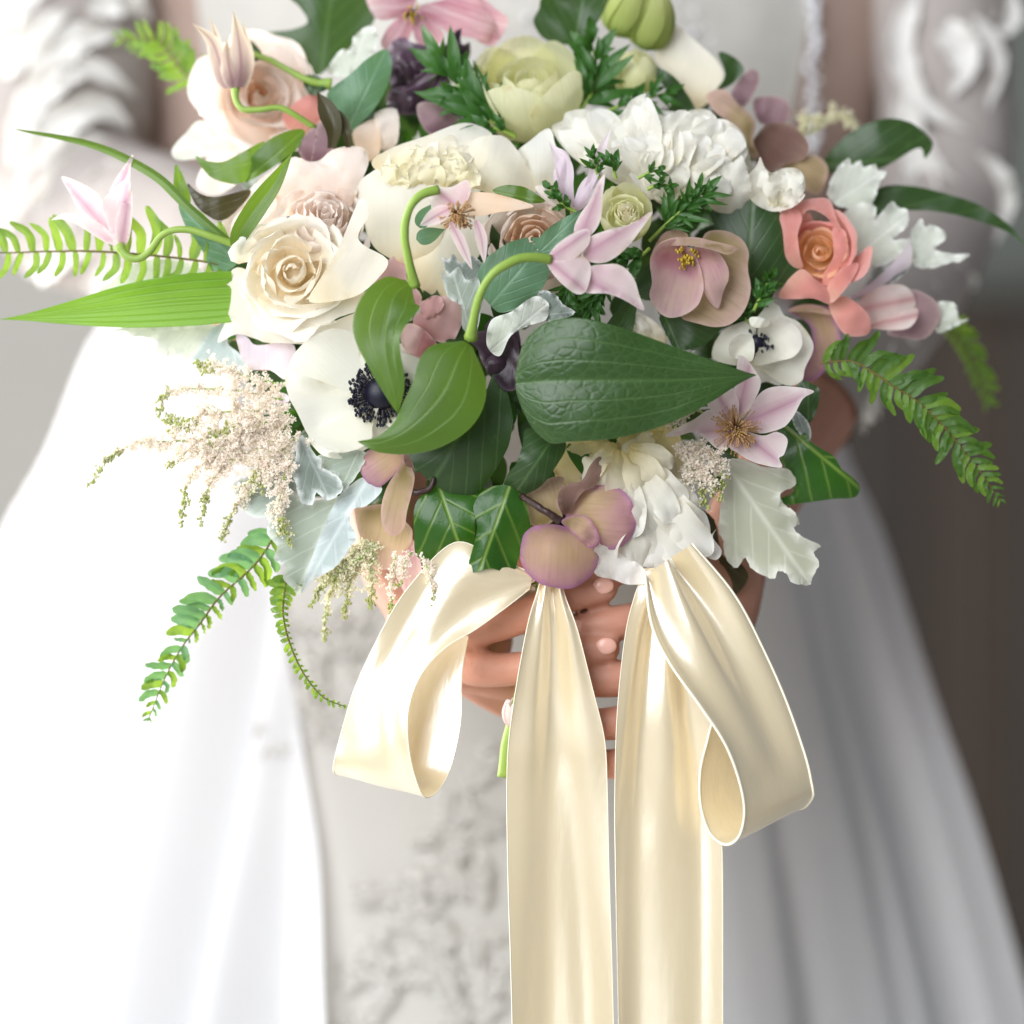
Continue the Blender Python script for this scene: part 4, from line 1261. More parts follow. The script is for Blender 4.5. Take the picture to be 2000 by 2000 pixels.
# --- hellebore hanging at the lower left
t = flower('hellebore', 'drooping green and pink hellebore below the white anemone', 'hellebore', 745, 960, 90)
fp(t, 'H', 60, [(620, 1260), (700, 1250), (800, 1240), (880, 1300), (970, 1380), (985, 1430), (955, 1560), (880, 1642), (760, 1642), (690, 1560), (640, 1400)], 'hellbeige', bowl=-34, base=(860, 1230), tip=(780, 1640))
fp(t, 'H', 44, [(940, 1430), (1010, 1500), (1042, 1650), (1030, 1750), (950, 1800), (890, 1700), (900, 1560)], 'hell', bowl=-20, base=(930, 1400), tip=(980, 1790))
fp(t, 'H', 98, [(648, 1000), (690, 910), (800, 880), (900, 865), (935, 960), (890, 1030), (810, 1110), (760, 1132), (690, 1092)], 'hellback', bowl=-28, base=(920, 900), tip=(700, 1060))
fp(t, 'H', 112, [(942, 958), (880, 1040), (820, 1140), (788, 1260), (798, 1380), (860, 1442), (930, 1392), (950, 1280), (985, 1150), (995, 1050)], 'hellbeige', bowl=-30, base=(960, 980), tip=(860, 1440))
fp(t, 'H', 90, [(925, 880), (950, 870), (985, 980), (1000, 1060), (960, 1060), (935, 980)], 'hellbrown')
stem(t, 'stem', 'H', [(950, 1165, 100), (1040, 1160, 110), (1100, 1130, 120), (1120, 1070, 120)], [6, 6, 5], M['stemdark'])

# --- coral ranunculus
t = flower('ranunculus', 'coral ranunculus with an orange heart, on the right of the bouquet', 'ranunculus', 1605, 500, -70)
fl = Fl(1602, 492, -52, (-.22, .12, .96), 82)
rose(t, fl, 13, ['coralheart', 'coralheart', 'coral'], seed=11, ruf=.1)
fp(t, 'F', -34, [(615, 1150), (680, 1100), (760, 1075), (880, 1075), (930, 1200), (990, 1290), (960, 1300), (880, 1180), (780, 1130), (720, 1180), (640, 1250)], 'coral', bowl=-14, base=(760, 1250), tip=(780, 1080))
fp(t, 'F', -14, [(615, 1160), (690, 1112), (735, 1170), (712, 1270), (726, 1380), (740, 1440), (690, 1440), (645, 1380), (632, 1250)], 'coral', bowl=-18, base=(740, 1450), tip=(640, 1160))
fp(t, 'F', -26, [(900, 1230), (960, 1260), (992, 1350), (980, 1440), (930, 1510), (860, 1570), (850, 1480), (905, 1380)], 'coral', bowl=-16, base=(850, 1560), tip=(970, 1280))
fp(t, 'F', -2, [(610, 1600), (660, 1510), (735, 1450), (800, 1500), (870, 1560), (892, 1642), (800, 1610), (700, 1612)], 'coral', bowl=-16, base=(720, 1450), tip=(860, 1640), g=(0, .2))
fp(t, 'F', -6, [(870, 1560), (900, 1500), (960, 1440), (1037, 1418), (1022, 1480), (960, 1570), (892, 1634)], 'coral', bowl=-12, base=(870, 1600), tip=(1030, 1420))
fp(t, 'F', -30, [(880, 1640), (960, 1595), (1050, 1650), (1102, 1720), (1092, 1800), (990, 1812), (930, 1760)], 'coral', bowl=-14, base=(880, 1630), tip=(1080, 1790))

# --- brown hellebores, top right, and the mauve one under the coral flower
t = flower('hellebore', 'brownish mauve hellebore beside the white peony, upper right', 'hellebore', 1470, 290, -150)
for h, pts, m in [(-200, [(1300, 540), (1400, 518), (1480, 540), (1503, 620), (1440, 680), (1330, 660)], 'mauve'), (-180, [(1180, 500), (1230, 420), (1290, 370), (1332, 400), (1322, 470), (1260, 570), (1205, 560)], 'mauve'),
                  (-170, [(1440, 890), (1540, 850), (1640, 838), (1702, 900), (1692, 980), (1650, 1052), (1560, 1010), (1480, 930)], 'hellbeige'),
                  (-150, [(1290, 780), (1360, 680), (1440, 660), (1530, 690), (1602, 780), (1570, 860), (1470, 890), (1380, 930), (1310, 870)], 'hellbrown'),
                  (-130, [(1048, 520), (1100, 485), (1160, 490), (1220, 560), (1290, 620), (1312, 680), (1300, 760), (1332, 850), (1260, 830), (1240, 720), (1160, 650), (1090, 600)], 'hellbeige')]:
    fp(t, 'E', h, pts, m, bowl=-10, noise=14, curl=.14, base=(1300, 700), tip=(sum(p[0] for p in pts) / len(pts) * 2 - 1300, sum(p[1] for p in pts) / len(pts) * 2 - 700))
t = flower('hellebore', 'mauve hellebore petals hanging below the coral ranunculus', 'hellebore', 1600, 660, -80)
fp(t, 'J', -72, [(660, 160), (720, 128), (820, 128), (900, 150), (932, 250), (942, 330), (900, 430), (860, 480), (800, 532), (730, 537), (760, 450), (792, 340), (770, 230)], 'hellback', bowl=-26, base=(720, 130), tip=(800, 530))
fp(t, 'J', -60, [(655, 160), (730, 125), (830, 130), (930, 190), (880, 180), (780, 165)], 'hellbeige', bowl=-8)

# --- mauve bud with the bronze leaf
t = flower('hellebore_bud', 'mauve hellebore bud with a bronze leaf, above the blush ranunculus', 'flower bud', 625, 290, -40)
fp(t, 'B', -36, [(778, 790), (825, 720), (892, 662), (925, 700), (890, 760), (855, 880), (800, 852)], 'mauve', bowl=-22, base=(840, 880), tip=(890, 665))
fp(t, 'B', -28, [(892, 662), (950, 700), (972, 800), (930, 860), (850, 885), (862, 790)], 'mauve', bowl=-22, base=(870, 880), tip=(895, 665))
leaf(t, 'leaf', 'B', [(960, 800, -22), (970, 690, -10), (930, 580, -14), (880, 490, -30)], 22, M['leafbrown'], shape='clem', fold=25)
leaf(t, 'leaf', 'B', [(1050, 800, -26), (1040, 720, -14), (1000, 620, -24), (960, 580, -34)], 14, M['leafbrown'], shape='clem', fold=30)

# --- pink star flower and the plum flower at the top
t = flower('clematis', 'pink star shaped flower with pale stripes at the top edge', 'clematis', 810, 5, -180)
for h, pts in [(-196, [(1740, -20), (1850, 50), (1912, 120), (1830, 245), (1720, 200), (1600, 60)]), (-186, [(1150, -60), (1400, -30), (1390, 60), (1280, 105), (1190, 90)]),
               (-176, [(1225, 225), (1280, 130), (1385, 60), (1405, 130), (1345, 260), (1258, 275)]), (-170, [(1398, 60), (1470, 85), (1562, 180), (1530, 245), (1450, 253), (1402, 190)]),
               (-180, [(1420, 40), (1560, 0), (1700, -40), (1800, 60), (1852, 150), (1822, 222), (1700, 202), (1600, 182), (1500, 112)])]:
    fp(t, 'B', h, pts, 'pinkstar', bowl=-16, base=(1400, 20), tip=(sum(p[0] for p in pts) / len(pts) * 2 - 1400, sum(p[1] for p in pts) / len(pts) * 2 - 20))
stamen_ball(t, Fl(808, 22, -168, (-.1, -.5, .8), 40), 24, .7, (0, 60), M['stemdark'], M['stamgold'], seed=12, tipr=.06, th=.03)
t = flower('tulip', 'crumpled dark plum flower, left of the pale green cup flower', 'tulip', 820, 150, -140)
for h, pts in [(-150, [(1260, 260), (1340, 200), (1400, 230), (1560, 250), (1640, 155), (1662, 240), (1705, 230), (1690, 330), (1550, 330), (1500, 420), (1440, 400), (1400, 500), (1300, 500), (1265, 400)]),
               (-138, [(1280, 480), (1420, 455), (1535, 430), (1500, 530), (1440, 570), (1420, 612), (1300, 615), (1255, 560)]), (-128, [(1300, 300), (1380, 270), (1460, 320), (1440, 400), (1360, 460), (1300, 420)])]:
    fp(t, 'B', h, pts, 'dark', bowl=-26, ruf=9, noise=16)
leaf(t, 'petal', 'B', [(1660, 150, -130), (1590, 280, -112), (1490, 390, -108), (1330, 500, -122)], 17, M['dark'], shape='lance', fold=40, wave=(6, 3))
leaf(t, 'petal', 'B', [(1700, 250, -134), (1600, 330, -118), (1540, 440, -116), (1450, 560, -126)], 14, M['dark'], shape='lance', fold=35, wave=(5, 3))
fp(t, 'B', -96, [(1425, 560), (1520, 558), (1645, 650), (1610, 705), (1490, 725), (1430, 640)], 'mauve', bowl=-16, label='mauve outer petal with a pale rim')

# --- blush rose top left
t = flower('garden_rose', 'soft blush garden rose with a coral heart, upper left behind the buds', 'rose', 490, 190, -160)
fl = Fl(505, 190, -165, (.25, .25, .9), 125)
rose(t, fl, 13, ['peachy', 'blush', 'blush', 'blush'], seed=5, ruf=.1)
fp(t, 'A', -172, [(1010, 500), (1060, 330), (1160, 300), (1300, 340), (1330, 500), (1400, 700), (1300, 820), (1180, 760), (1100, 640)], 'blush', bowl=-40, base=(1450, 700), tip=(1080, 380))
fp(t, 'A', -160, [(1120, 620), (1200, 560), (1350, 600), (1520, 700), (1440, 760), (1290, 820), (1180, 800)], 'blush', bowl=-30, base=(1450, 600), tip=(1200, 780))
fp(t, 'A', -178, [(1380, 240), (1480, 210), (1640, 320), (1690, 420), (1600, 560), (1450, 480), (1380, 360)], 'blush', bowl=-40, base=(1500, 560), tip=(1560, 240))
fp(t, 'A', -150, [(1060, 1000), (1090, 900), (1180, 740), (1260, 800), (1300, 950), (1200, 1040), (1120, 1050)], 'blush', bowl=-30, base=(1300, 900), tip=(1100, 1000))
fp(t, 'A', -128, [(1520, 640), (1580, 560), (1700, 500), (1740, 600), (1700, 700), (1600, 740)], 'coral', bowl=-20)

# --- buds at the top
for i, (x, y, R_, f, lab) in enumerate([(1224, 22, 44, (.42, .88, .25), 'green striped bud at the top edge, the left of two'), (1272, 44, 46, (.3, .92, .25), 'plump green bud at the top edge, the right of two')]):
    t = flower('flower_bud', lab, 'flower bud', x, y, -170, 'green buds at the top')
    fl = Fl(x, y, -170 - 12 * i, f, R_)
    for k in range(6):
        cup_petal(fl, t, k * 60 + 15, 44, [(.12, -1.25), (.8, -.9), (1.0, -.1), (.75, .8), (.25, 1.5)], M['greenbud'], tip=.3, tuck=.08, seed=k + 200, pw=2, n=(14, 11))
t = flower('flower_bud', 'cream green bud with a folded tip, below the two green buds', 'flower bud', 1240, 140, -150)
fl = Fl(1240, 140, -150, (-.1, .85, .5), 46)
for k in range(6):
    cup_petal(fl, t, k * 60 + 15, 42, [(.1, -1), (.8, -.7), (1.0, 0), (.8, .5), (.45 + .1 * (k % 2), .85)], M['green'], tip=.4, tuck=.06, ruf=.08, seed=k + 210, pw=2, n=(14, 11))
t = flower('lily_petal', 'broad smooth ivory petal, upper right behind the white peony', 'petal', 1350, 140, -180)
fp(t, 'E', -185, [(770, 310), (800, 220), (860, 130), (920, 160), (1000, 230), (1090, 310), (1142, 400), (1115, 470), (1070, 540), (990, 600), (920, 570), (860, 440)], 'cream', bowl=-40, base=(860, 560), tip=(1000, 180))

# --- dusty pink rose behind the twisted leaf
t = flower('garden_rose', 'dusty pink rose half hidden behind the twisted green leaf', 'rose', 830, 620, 60)
for h, pts, m in [(40, [(220, 1530), (270, 1430), (345, 1375), (405, 1420), (400, 1500), (480, 1600), (420, 1700), (260, 1640)], 'rosepink'), (52, [(440, 1700), (540, 1640), (580, 1600), (660, 1600), (717, 1680), (690, 1760), (640, 1850), (560, 1840), (450, 1780)], 'rosepink'),
                  (64, [(470, 1640), (560, 1590), (600, 1640), (560, 1700), (500, 1720)], 'rosepink'), (70, [(360, 1780), (440, 1745), (560, 1850), (520, 1930), (400, 1900)], 'rosepink'), (56, [(300, 1880), (400, 1850), (500, 1900), (470, 1990), (330, 2000)], 'blush'),
                  (58, [(120, 1760), (200, 1680), (260, 1660), (240, 1780), (180, 1800)], 'rosepink')]:
    fp(t, 'C', h, pts, m, bowl=-8, ruf=3, curl=.16, noise=9, base=(480, 1850))
t = flower('clematis', 'lilac petals under the cream rose, beside the white anemone', 'clematis', 500, 680, 30)
fp(t, 'G', 26, [(1000, 140), (1060, 165), (1110, 205), (1290, 190), (1320, 300), (1265, 390), (1180, 340), (1060, 330), (1010, 220)], 'lilac', bowl=-20, base=(1150, 100), tip=(1150, 380))
fp(t, 'G', 40, [(1150, 500), (1210, 460), (1270, 470), (1280, 510), (1200, 520)], 'lilac')

# --- white and yellow peony at the bottom
t = flower('peony', 'white peony with yellow tints hanging below the largest green leaf', 'peony', 1240, 950, 60)
for i, (h, pts, m) in enumerate([(30, [(560, 900), (700, 780), (1000, 760), (1300, 700), (1400, 900), (1420, 1200), (1200, 1300), (900, 1200), (650, 1150)], 'yelwhite'),
                 (62, [(640, 830), (720, 800), (860, 815), (900, 870), (700, 890)], 'yelwhite'), (66, [(980, 830), (1100, 770), (1235, 710), (1280, 760), (1225, 840), (1080, 880)], 'yelwhite'),
                 (76, [(590, 1060), (640, 940), (700, 860), (860, 845), (985, 860), (965, 960), (910, 1120), (700, 1130)], 'yelwhite'),
                 (80, [(1010, 880), (1080, 830), (1180, 778), (1222, 840), (1190, 910), (1080, 930)], 'white'),
                 (90, [(930, 1000), (1000, 900), (1130, 895), (1230, 918), (1332, 940), (1342, 1030), (1322, 1072), (1230, 1060), (1185, 1155), (1080, 1185), (990, 1160), (950, 1080)], 'white'),
                 (84, [(980, 1180), (1100, 1140), (1220, 1095), (1320, 1075), (1432, 1160), (1425, 1235), (1300, 1265), (1180, 1320), (1070, 1300)], 'yelwhite'),
                 (100, [(1040, 1310), (1200, 1295), (1300, 1225), (1422, 1240), (1500, 1340), (1560, 1432), (1602, 1398), (1584, 1450), (1642, 1532), (1602, 1592), (1480, 1542), (1430, 1560), (1510, 1690), (1400, 1642), (1310, 1622), (1220, 1655), (1180, 1640), (1060, 1600), (940, 1530), (1000, 1420)], 'white'),
                 (108, [(850, 1500), (960, 1525), (1060, 1590), (1120, 1610), (1192, 1722), (1060, 1745), (960, 1712), (838, 1672)], 'white')]):
    fp(t, 'I', h, pts, m, bowl=-24 if i % 2 else 12, ruf=5, noise=9, base=(1000, 850), tip=(1150, 1600), ruff=.1, g=(0, .12))
fan(t, 'I', (1040, 950), [(880, 1620), (1000, 1650), (1150, 1700), (1290, 1640), (1430, 1640), (1575, 1560), (1560, 1440), (1480, 1320)], 34, 'white', 78, seed=5)
fan(t, 'I', (1050, 900), [(960, 1400), (1090, 1450), (1220, 1440), (1350, 1350), (1420, 1230)], 32, 'white', 94, seed=6)
fan(t, 'I', (1000, 840), [(760, 1080), (900, 1150), (1020, 1220), (1150, 1190), (1270, 1130), (1330, 1010)], 30, 'yelwhite', 100, seed=7)
t = flower('peony', 'white petals peeping out just above the largest green leaf', 'peony', 1270, 640, 30)
fp(t, 'I', 20, [(1000, 20), (1140, 40), (1250, 120), (1300, 215), (1220, 240), (1080, 180)], 'cream', bowl=-16, ruf=4)
fp(t, 'I', 34, [(1060, 70), (1120, 60), (1190, 130), (1200, 190), (1120, 180)], 'white', bowl=-12, ruf=4)
t = flower('peony', 'small peach petals under the sage green leaf, above the cream peony', 'peony', 735, 260, -70)
fp(t, 'B', -80, [(1080, 700), (1200, 640), (1222, 720), (1216, 830), (1150, 870), (1090, 800)], 'peachy', bowl=-20)
fp(t, 'B', -86, [(1195, 610), (1312, 590), (1314, 770), (1230, 810), (1205, 700)], 'blush', bowl=-20)

# ------------------------------------------------------------------ clematis
t = flower('clematis', 'nodding pink clematis bell on a curved green stem growing from the heart shaped leaf', 'clematis', 1080, 512, 190)
stem(t, 'stem', 'C', [(745, 1820, 200), (760, 1720, 230), (800, 1580, 250), (870, 1470, 255), (980, 1405, 245), (1090, 1388, 230), (1170, 1398, 215)], [11, 8, 8, 9, 9, 10], M['stem'])
fp(t, 'C', 196, [(1300, 1240), (1330, 1160), (1385, 1080), (1435, 975), (1467, 945), (1455, 1060), (1445, 1180), (1400, 1260), (1340, 1300)], 'clem', bowl=-8, base=(1330, 1300), tip=(1465, 945), g=(.1, 0), fold=-.25)
fp(t, 'C', 206, [(1350, 1390), (1368, 1290), (1480, 1240), (1600, 1210), (1722, 1140), (1662, 1235), (1590, 1330), (1500, 1402), (1420, 1418)], 'clem', bowl=-10, base=(1330, 1390), tip=(1720, 1140), fold=-.2)
fp(t, 'C', 210, [(1370, 1450), (1460, 1425), (1550, 1430), (1622, 1500), (1655, 1600), (1675, 1675), (1560, 1612), (1470, 1582), (1350, 1572)], 'clem', bowl=-14, base=(1340, 1490), tip=(1675, 1675), fold=.15)
fp(t, 'C', 226, [(1158, 1400), (1205, 1320), (1300, 1255), (1378, 1235), (1384, 1310), (1332, 1370), (1290, 1400), (1230, 1420)], 'clem', bowl=-12, base=(1160, 1400), tip=(1375, 1250), fold=-.2)
fp(t, 'C', 232, [(1158, 1400), (1230, 1405), (1310, 1380), (1362, 1390), (1392, 1440), (1385, 1510), (1362, 1572), (1310, 1584), (1230, 1525), (1168, 1450)], 'clem', bowl=-18, base=(1160, 1400), tip=(1350, 1560), fold=-.2)
leaf(t, 'leaf', 'H', [(1330, 225, 196), (1270, 330, 226), (1160, 560, 240), (960, 760, 232), (780, 850, 216), (640, 845, 196)], 80, M['leaf'], n=(34, 15),
     prof=[(0, 12, 12), (.08, 44, 42), (.2, 66, 66), (.38, 82, 62), (.58, 68, 44), (.75, 40, 22), (.9, 14, 9), (1, 0, 0)], cup=-.15, wave=(5, 1.5), label='heart shaped leaf with a curled tip')
t = flower('clematis', 'spent pale clematis with a brown fuzzy centre, hanging from the stem with the twisted leaf', 'clematis', 890, 415, 170)
stem(t, 'stem', 'C', [(440, 1545, 170), (415, 1430, 190), (385, 1280, 205), (405, 1140, 212), (470, 1055, 208), (570, 1022, 196)], [10, 8, 8, 8, 9], M['stem'])
fp(t, 'C', 178, [(522, 1062), (560, 1010), (640, 1008), (722, 968), (744, 1022), (720, 1085), (650, 1115), (600, 1135), (540, 1122)], 'clem', bowl=-12, base=(680, 1130), tip=(570, 1030), noise=8)
leaf(t, 'petal', 'C', [(640, 1120, 182), (580, 1150, 184), (470, 1216, 172)], 17, M['clem'], shape='lance', fold=20)
leaf(t, 'petal', 'C', [(630, 1190, 186), (690, 1310, 190), (752, 1455, 176)], 12, M['clem'], shape='lance', fold=25)
leaf(t, 'petal', 'C', [(770, 1180, 180), (800, 1280, 184), (818, 1420, 170)], 12, M['clem'], shape='lance', fold=25)
fp(t, 'C', 160, [(700, 1050), (820, 1036), (960, 1066), (1085, 1110), (1000, 1132), (900, 1144), (780, 1166), (715, 1140)], 'peachy', bowl=-14, base=(720, 1100), tip=(1085, 1110))
stamen_ball(t, Fl(893, 416, 172, (.1, -.55, .8), 36), 120, .95, (0, 85), M['stamtan'], M['stamtan'], seed=13, tipr=.06, th=.03)
leaf(t, 'leaf', 'C', [(410, 1525, 176), (330, 1600, 206), (290, 1760, 226), (285, 1900, 240), (330, 2120, 236), (352, 2228, 220)], 60, M['leaf'], n=(34, 15),
     prof=[(0, 6, 8), (.1, 42, 34), (.25, 58, 58), (.42, 42, 62), (.6, 36, 42), (.78, 28, 26), (.92, 11, 11), (1, 0, 0)], roll=[0, -12, -24, -16, -4], fold=14, wave=(6, 1.3), label='twisted leaf hanging by its tip')
leaf(t, 'leaf', 'C', [(470, 1230, 150), (490, 1170, 158), (530, 1100, 150)], 15, M['leafgrey'], n=(14, 7))
leaf(t, 'leaf', 'C', [(450, 1290, 152), (500, 1275, 160), (605, 1235, 148)], 16, M['leafgrey'], n=(14, 7))

t = flower('clematis', 'pink clematis bell facing up on a wavy stem over the fern, far left', 'clematis', 232, 478, 20)
stem(t, 'stem', 'A', [(640, 1325, 34), (680, 1378, 40), (745, 1396, 46), (805, 1360, 50), (865, 1280, 54), (935, 1240, 58), (1030, 1242, 60), (1150, 1278, 60), (1290, 1328, 50)], [9, 7, 6.5, 6.5, 7], M['stem'])
fp(t, 'A', 4, [(590, 1045), (620, 970), (680, 880), (718, 832), (704, 905), (695, 980), (660, 1030)], 'clem', base=(630, 1050), tip=(716, 835), bowl=-5)
fp(t, 'A', 12, [(328, 953), (400, 970), (480, 1010), (540, 1060), (570, 1130), (610, 1240), (645, 1318), (580, 1250), (490, 1190), (425, 1140), (380, 1050)], 'clem', base=(640, 1315), tip=(330, 955), bowl=14, noise=4)
fp(t, 'A', 24, [(278, 1186), (340, 1153), (420, 1155), (500, 1180), (580, 1240), (638, 1325), (560, 1302), (480, 1252), (400, 1202), (330, 1182)], 'clem', base=(638, 1325), tip=(280, 1186), bowl=8, noise=4)
fp(t, 'A', 36, [(553, 1090), (600, 1030), (692, 963), (704, 1050), (694, 1120), (645, 1180), (632, 1260), (655, 1316), (615, 1285), (575, 1200)], 'clem', base=(650, 1318), tip=(690, 965), bowl=-14, noise=4)
fp(t, 'A', 44, [(702, 1005), (714, 1100), (710, 1200), (692, 1300), (655, 1326), (626, 1275), (622, 1185), (655, 1090)], 'clem', base=(655, 1326), tip=(702, 1005), bowl=-20, noise=4)
leaf(t, 'leaf', 'A', [(1270, 1365, 62), (1290, 1260, 80), (1380, 1120, 92), (1470, 1000, 92), (1578, 820, 76)], 24, M['leaf'], n=(26, 11),
     prof=[(0, 3, 3), (.12, 16, 18), (.35, 22, 24), (.6, 22, 20), (.8, 12, 12), (1, 0, 0)], fold=28, label='narrow pale green leaf at the end of the stem')

t = flower('clematis_bud', 'slender mauve and cream bud standing up on a curved stem, top left', 'flower bud', 460, 168, -60)
stem(t, 'stem', 'A', [(1268, 470, -60), (1272, 540, -50), (1310, 588, -44), (1390, 592, -40), (1500, 578, -40), (1590, 620, -44), (1700, 690, -54)], [8, 6, 6, 6, 6], M['stem'])
for i, (mid, W_) in enumerate([([(1240, 468, -72), (1180, 320, -82), (1165, 200, -84), (1125, 85, -90)], 13), ([(1300, 465, -66), (1330, 330, -74), (1325, 220, -76), (1308, 110, -86)], 15),
                               ([(1230, 472, -56), (1190, 350, -44), (1140, 220, -46), (1036, 124, -60)], 20), ([(1262, 474, -50), (1240, 380, -34), (1225, 290, -40), (1225, 200, -56)], 18), ([(1285, 472, -48), (1300, 350, -30), (1285, 200, -36), (1256, 55, -56)], 22)]):
    leaf(t, 'petal', 'A', mid, W_, M['clembud'], shape='clem', n=(22, 11), cup=-.5, roll=[0, 0], prof=[(0, W_ * .55, W_ * .55), (.12, W_ * .95, W_ * .95), (.4, W_, W_), (.7, W_ * .55, W_ * .55), (.88, W_ * .2, W_ * .2), (1, 0, 0)])

t = flower('clematis', 'open pale pink clematis with a tan brush of stamens, by the largest leaf', 'clematis', 1437, 832, 80)
CL = (375, 785)
for h, pts in [(70, [(345, 690), (372, 560), (388, 420), (402, 398), (440, 420), (502, 510), (512, 560), (480, 640), (440, 700), (380, 740)]), (84, [(213, 630), (270, 588), (350, 568), (392, 640), (392, 740), (370, 790), (320, 770), (250, 700)]),
               (78, [(400, 780), (480, 640), (540, 580), (620, 563), (720, 570), (802, 592), (740, 632), (692, 722), (640, 782), (560, 812), (490, 815)]), (90, [(345, 890), (390, 800), (520, 830), (600, 810), (657, 850), (640, 930), (612, 952), (626, 1000), (540, 992), (450, 962), (385, 922)]),
               (92, [(-4, 830), (80, 778), (160, 738), (240, 688), (300, 740), (380, 790), (370, 860), (350, 892), (280, 902), (220, 852), (150, 812), (60, 834)])]:
    mx_ = sum(p[0] for p in pts) / len(pts)
    my_ = sum(p[1] for p in pts) / len(pts)
    fp(t, 'J', h, pts, 'clem', bowl=16, base=CL, tip=(2 * mx_ - CL[0], 2 * my_ - CL[1]), noise=5, g=((mx_ - 375) * .0006, -(my_ - 785) * .0006))
stamen_ball(t, Fl(1436, 838, 84, (.05, -.1, 1), 46), 170, 1.0, (20, 80), M['stamtan'], M['stamtan'], seed=15, tipr=.035, th=.02)
stamen_ball(t, Fl(1434, 840, 84, (-.05, -.2, .95), 46), 40, .7, (0, 35), M['stamgold'], M['stamtan'], seed=16, tipr=.04, th=.03)

t = flower('clematis', 'lilac tinted clematis with upright narrow petals, in front of the white peony', 'clematis', 1130, 400, 40)
leaf(t, 'petal', 'C', [(1290, 1110, 40), (1260, 1000, 50), (1240, 880, 46), (1165, 760, 30)], 20, M['lilac'], shape='clem', fold=30, wave=(3, 2))
leaf(t, 'petal', 'C', [(1340, 1100, 44), (1390, 980, 52), (1440, 830, 44), (1502, 690, 30)], 13, M['lilac'], shape='clem', fold=30)
leaf(t, 'petal', 'C', [(1240, 1080, 46), (1220, 960, 56), (1250, 850, 50), (1180, 780, 36)], 14, M['lilac'], shape='clem', fold=-20)
fp(t, 'C', 56, [(1300, 1120), (1320, 1020), (1370, 950), (1442, 920), (1452, 960), (1410, 1050), (1340, 1130)], 'lilac', bowl=-10, base=(1310, 1120), tip=(1445, 925), fold=-.3)

t = flower('alstroemeria', 'pale pink striped bud with grey lilac petals, right of the coral ranunculus', 'flower bud', 1740, 610, -110)
fp(t, 'J', -118, [(1320, 45), (1390, 60), (1460, 110), (1482, 190), (1440, 270), (1380, 312), (1280, 305), (1190, 275), (1280, 220), (1320, 130)], 'mauve', bowl=-24, base=(1150, 240), tip=(1480, 180))
fp(t, 'J', -94, [(1028, 110), (1090, 60), (1180, 20), (1262, 15), (1322, 50), (1346, 130), (1250, 180), (1120, 240), (1085, 190)], 'palebud', bowl=-26, base=(1050, 150), tip=(1345, 90))
fp(t, 'J', -84, [(1085, 245), (1200, 195), (1344, 140), (1358, 190), (1312, 250), (1225, 262), (1130, 255)], 'palebud', bowl=-16, base=(1080, 240), tip=(1358, 180))
fp(t, 'F', -100, [(990, 1605), (1060, 1560), (1180, 1460), (1290, 1340), (1310, 1278), (1328, 1350), (1322, 1430), (1240, 1485), (1150, 1555), (1060, 1610)], 'lilac', bowl=-10, base=(1000, 1600), tip=(1315, 1280), fold=-.2)

t = flower('tulip', 'dark plum petals added to fill the shaded gap left of the largest leaf', 'tulip', 980, 700, 90)
fp(t, 'H', 96, [(1330, 180), (1440, 150), (1620, 180), (1660, 330), (1650, 500), (1560, 520), (1490, 430), (1420, 300)], 'dark', bowl=20)  # filler petals, put in dark so the gap reads as deep shade
fp(t, 'H', 108, [(1400, 260), (1500, 240), (1600, 330), (1590, 470), (1500, 460), (1440, 380)], 'dark', bowl=-20)
fp(t, 'C', 70, [(820, 1760), (900, 1700), (990, 1740), (1010, 1930), (900, 1990), (830, 1900)], 'dark', bowl=-20)
# ------------------------------------------------------------------ leaves
def lf(name, label, cr, h, pts, mat, base=None, tip=None, cat='leaf', **k):
    SEED[0] += 7
    k.setdefault('noise', 6)
    o = poly(None, name, cr, pts, h, M[mat], base=base, tip=tip, seed=SEED[0], **k)
    return tag(o, label, cat)


o = leaf(None, 'leaf', 'I', [(345, 480, 196), (600, 462, 224), (1000, 462, 232), (1400, 455, 212), (1860, 426, 176)], 110, M['leafnet'], n=(60, 31), wave=(6, 2), cup=-.28, fold=14,
         prof=[(0, 20, 20), (.025, 62, 66), (.07, 94, 102), (.14, 114, 122), (.24, 122, 119), (.4, 108, 113), (.6, 76, 90), (.8, 38, 46), (.93, 12, 14), (1, 0, 0)])
tag(o, 'largest leaf, dark green and quilted, pointing right across the middle of the bouquet', 'leaf')
lf('leaf', 'dark green leaf in the shade behind the heart shaped leaf', 'H', 150, [(1480, 440), (1510, 408), (1570, 520), (1612, 660), (1602, 820), (1560, 930), (1460, 1090), (1370, 1180), (1250, 1180), (1090, 1090), (1000, 1000), (950, 860), (1100, 780), (1320, 680), (1430, 560)], 'leafdark', base=(1500, 410), tip=(1100, 1120), bowl=-40, noise=12)
lf('leaf', 'folded dark green leaf curling down below the largest leaf', 'I', 182, [(410, 765), (560, 785), (640, 825), (662, 890), (600, 1000), (520, 1110), (420, 1174), (330, 1200), (270, 1130), (300, 1040), (350, 980), (390, 860)], 'leafdark', base=(600, 790), tip=(320, 1200), bowl=-40)
lf('ivy_leaf', 'ivy leaf with a thick pale rib, beside the lowest pink hellebore', 'I', 160, [(280, 1120), (390, 1195), (432, 1330), (425, 1430), (370, 1560), (322, 1672), (190, 1642), (48, 1662), (80, 1500), (105, 1380), (80, 1250), (150, 1150)], 'ivy', base=(300, 1140), tip=(120, 1650), fold=-.5, noise=10)
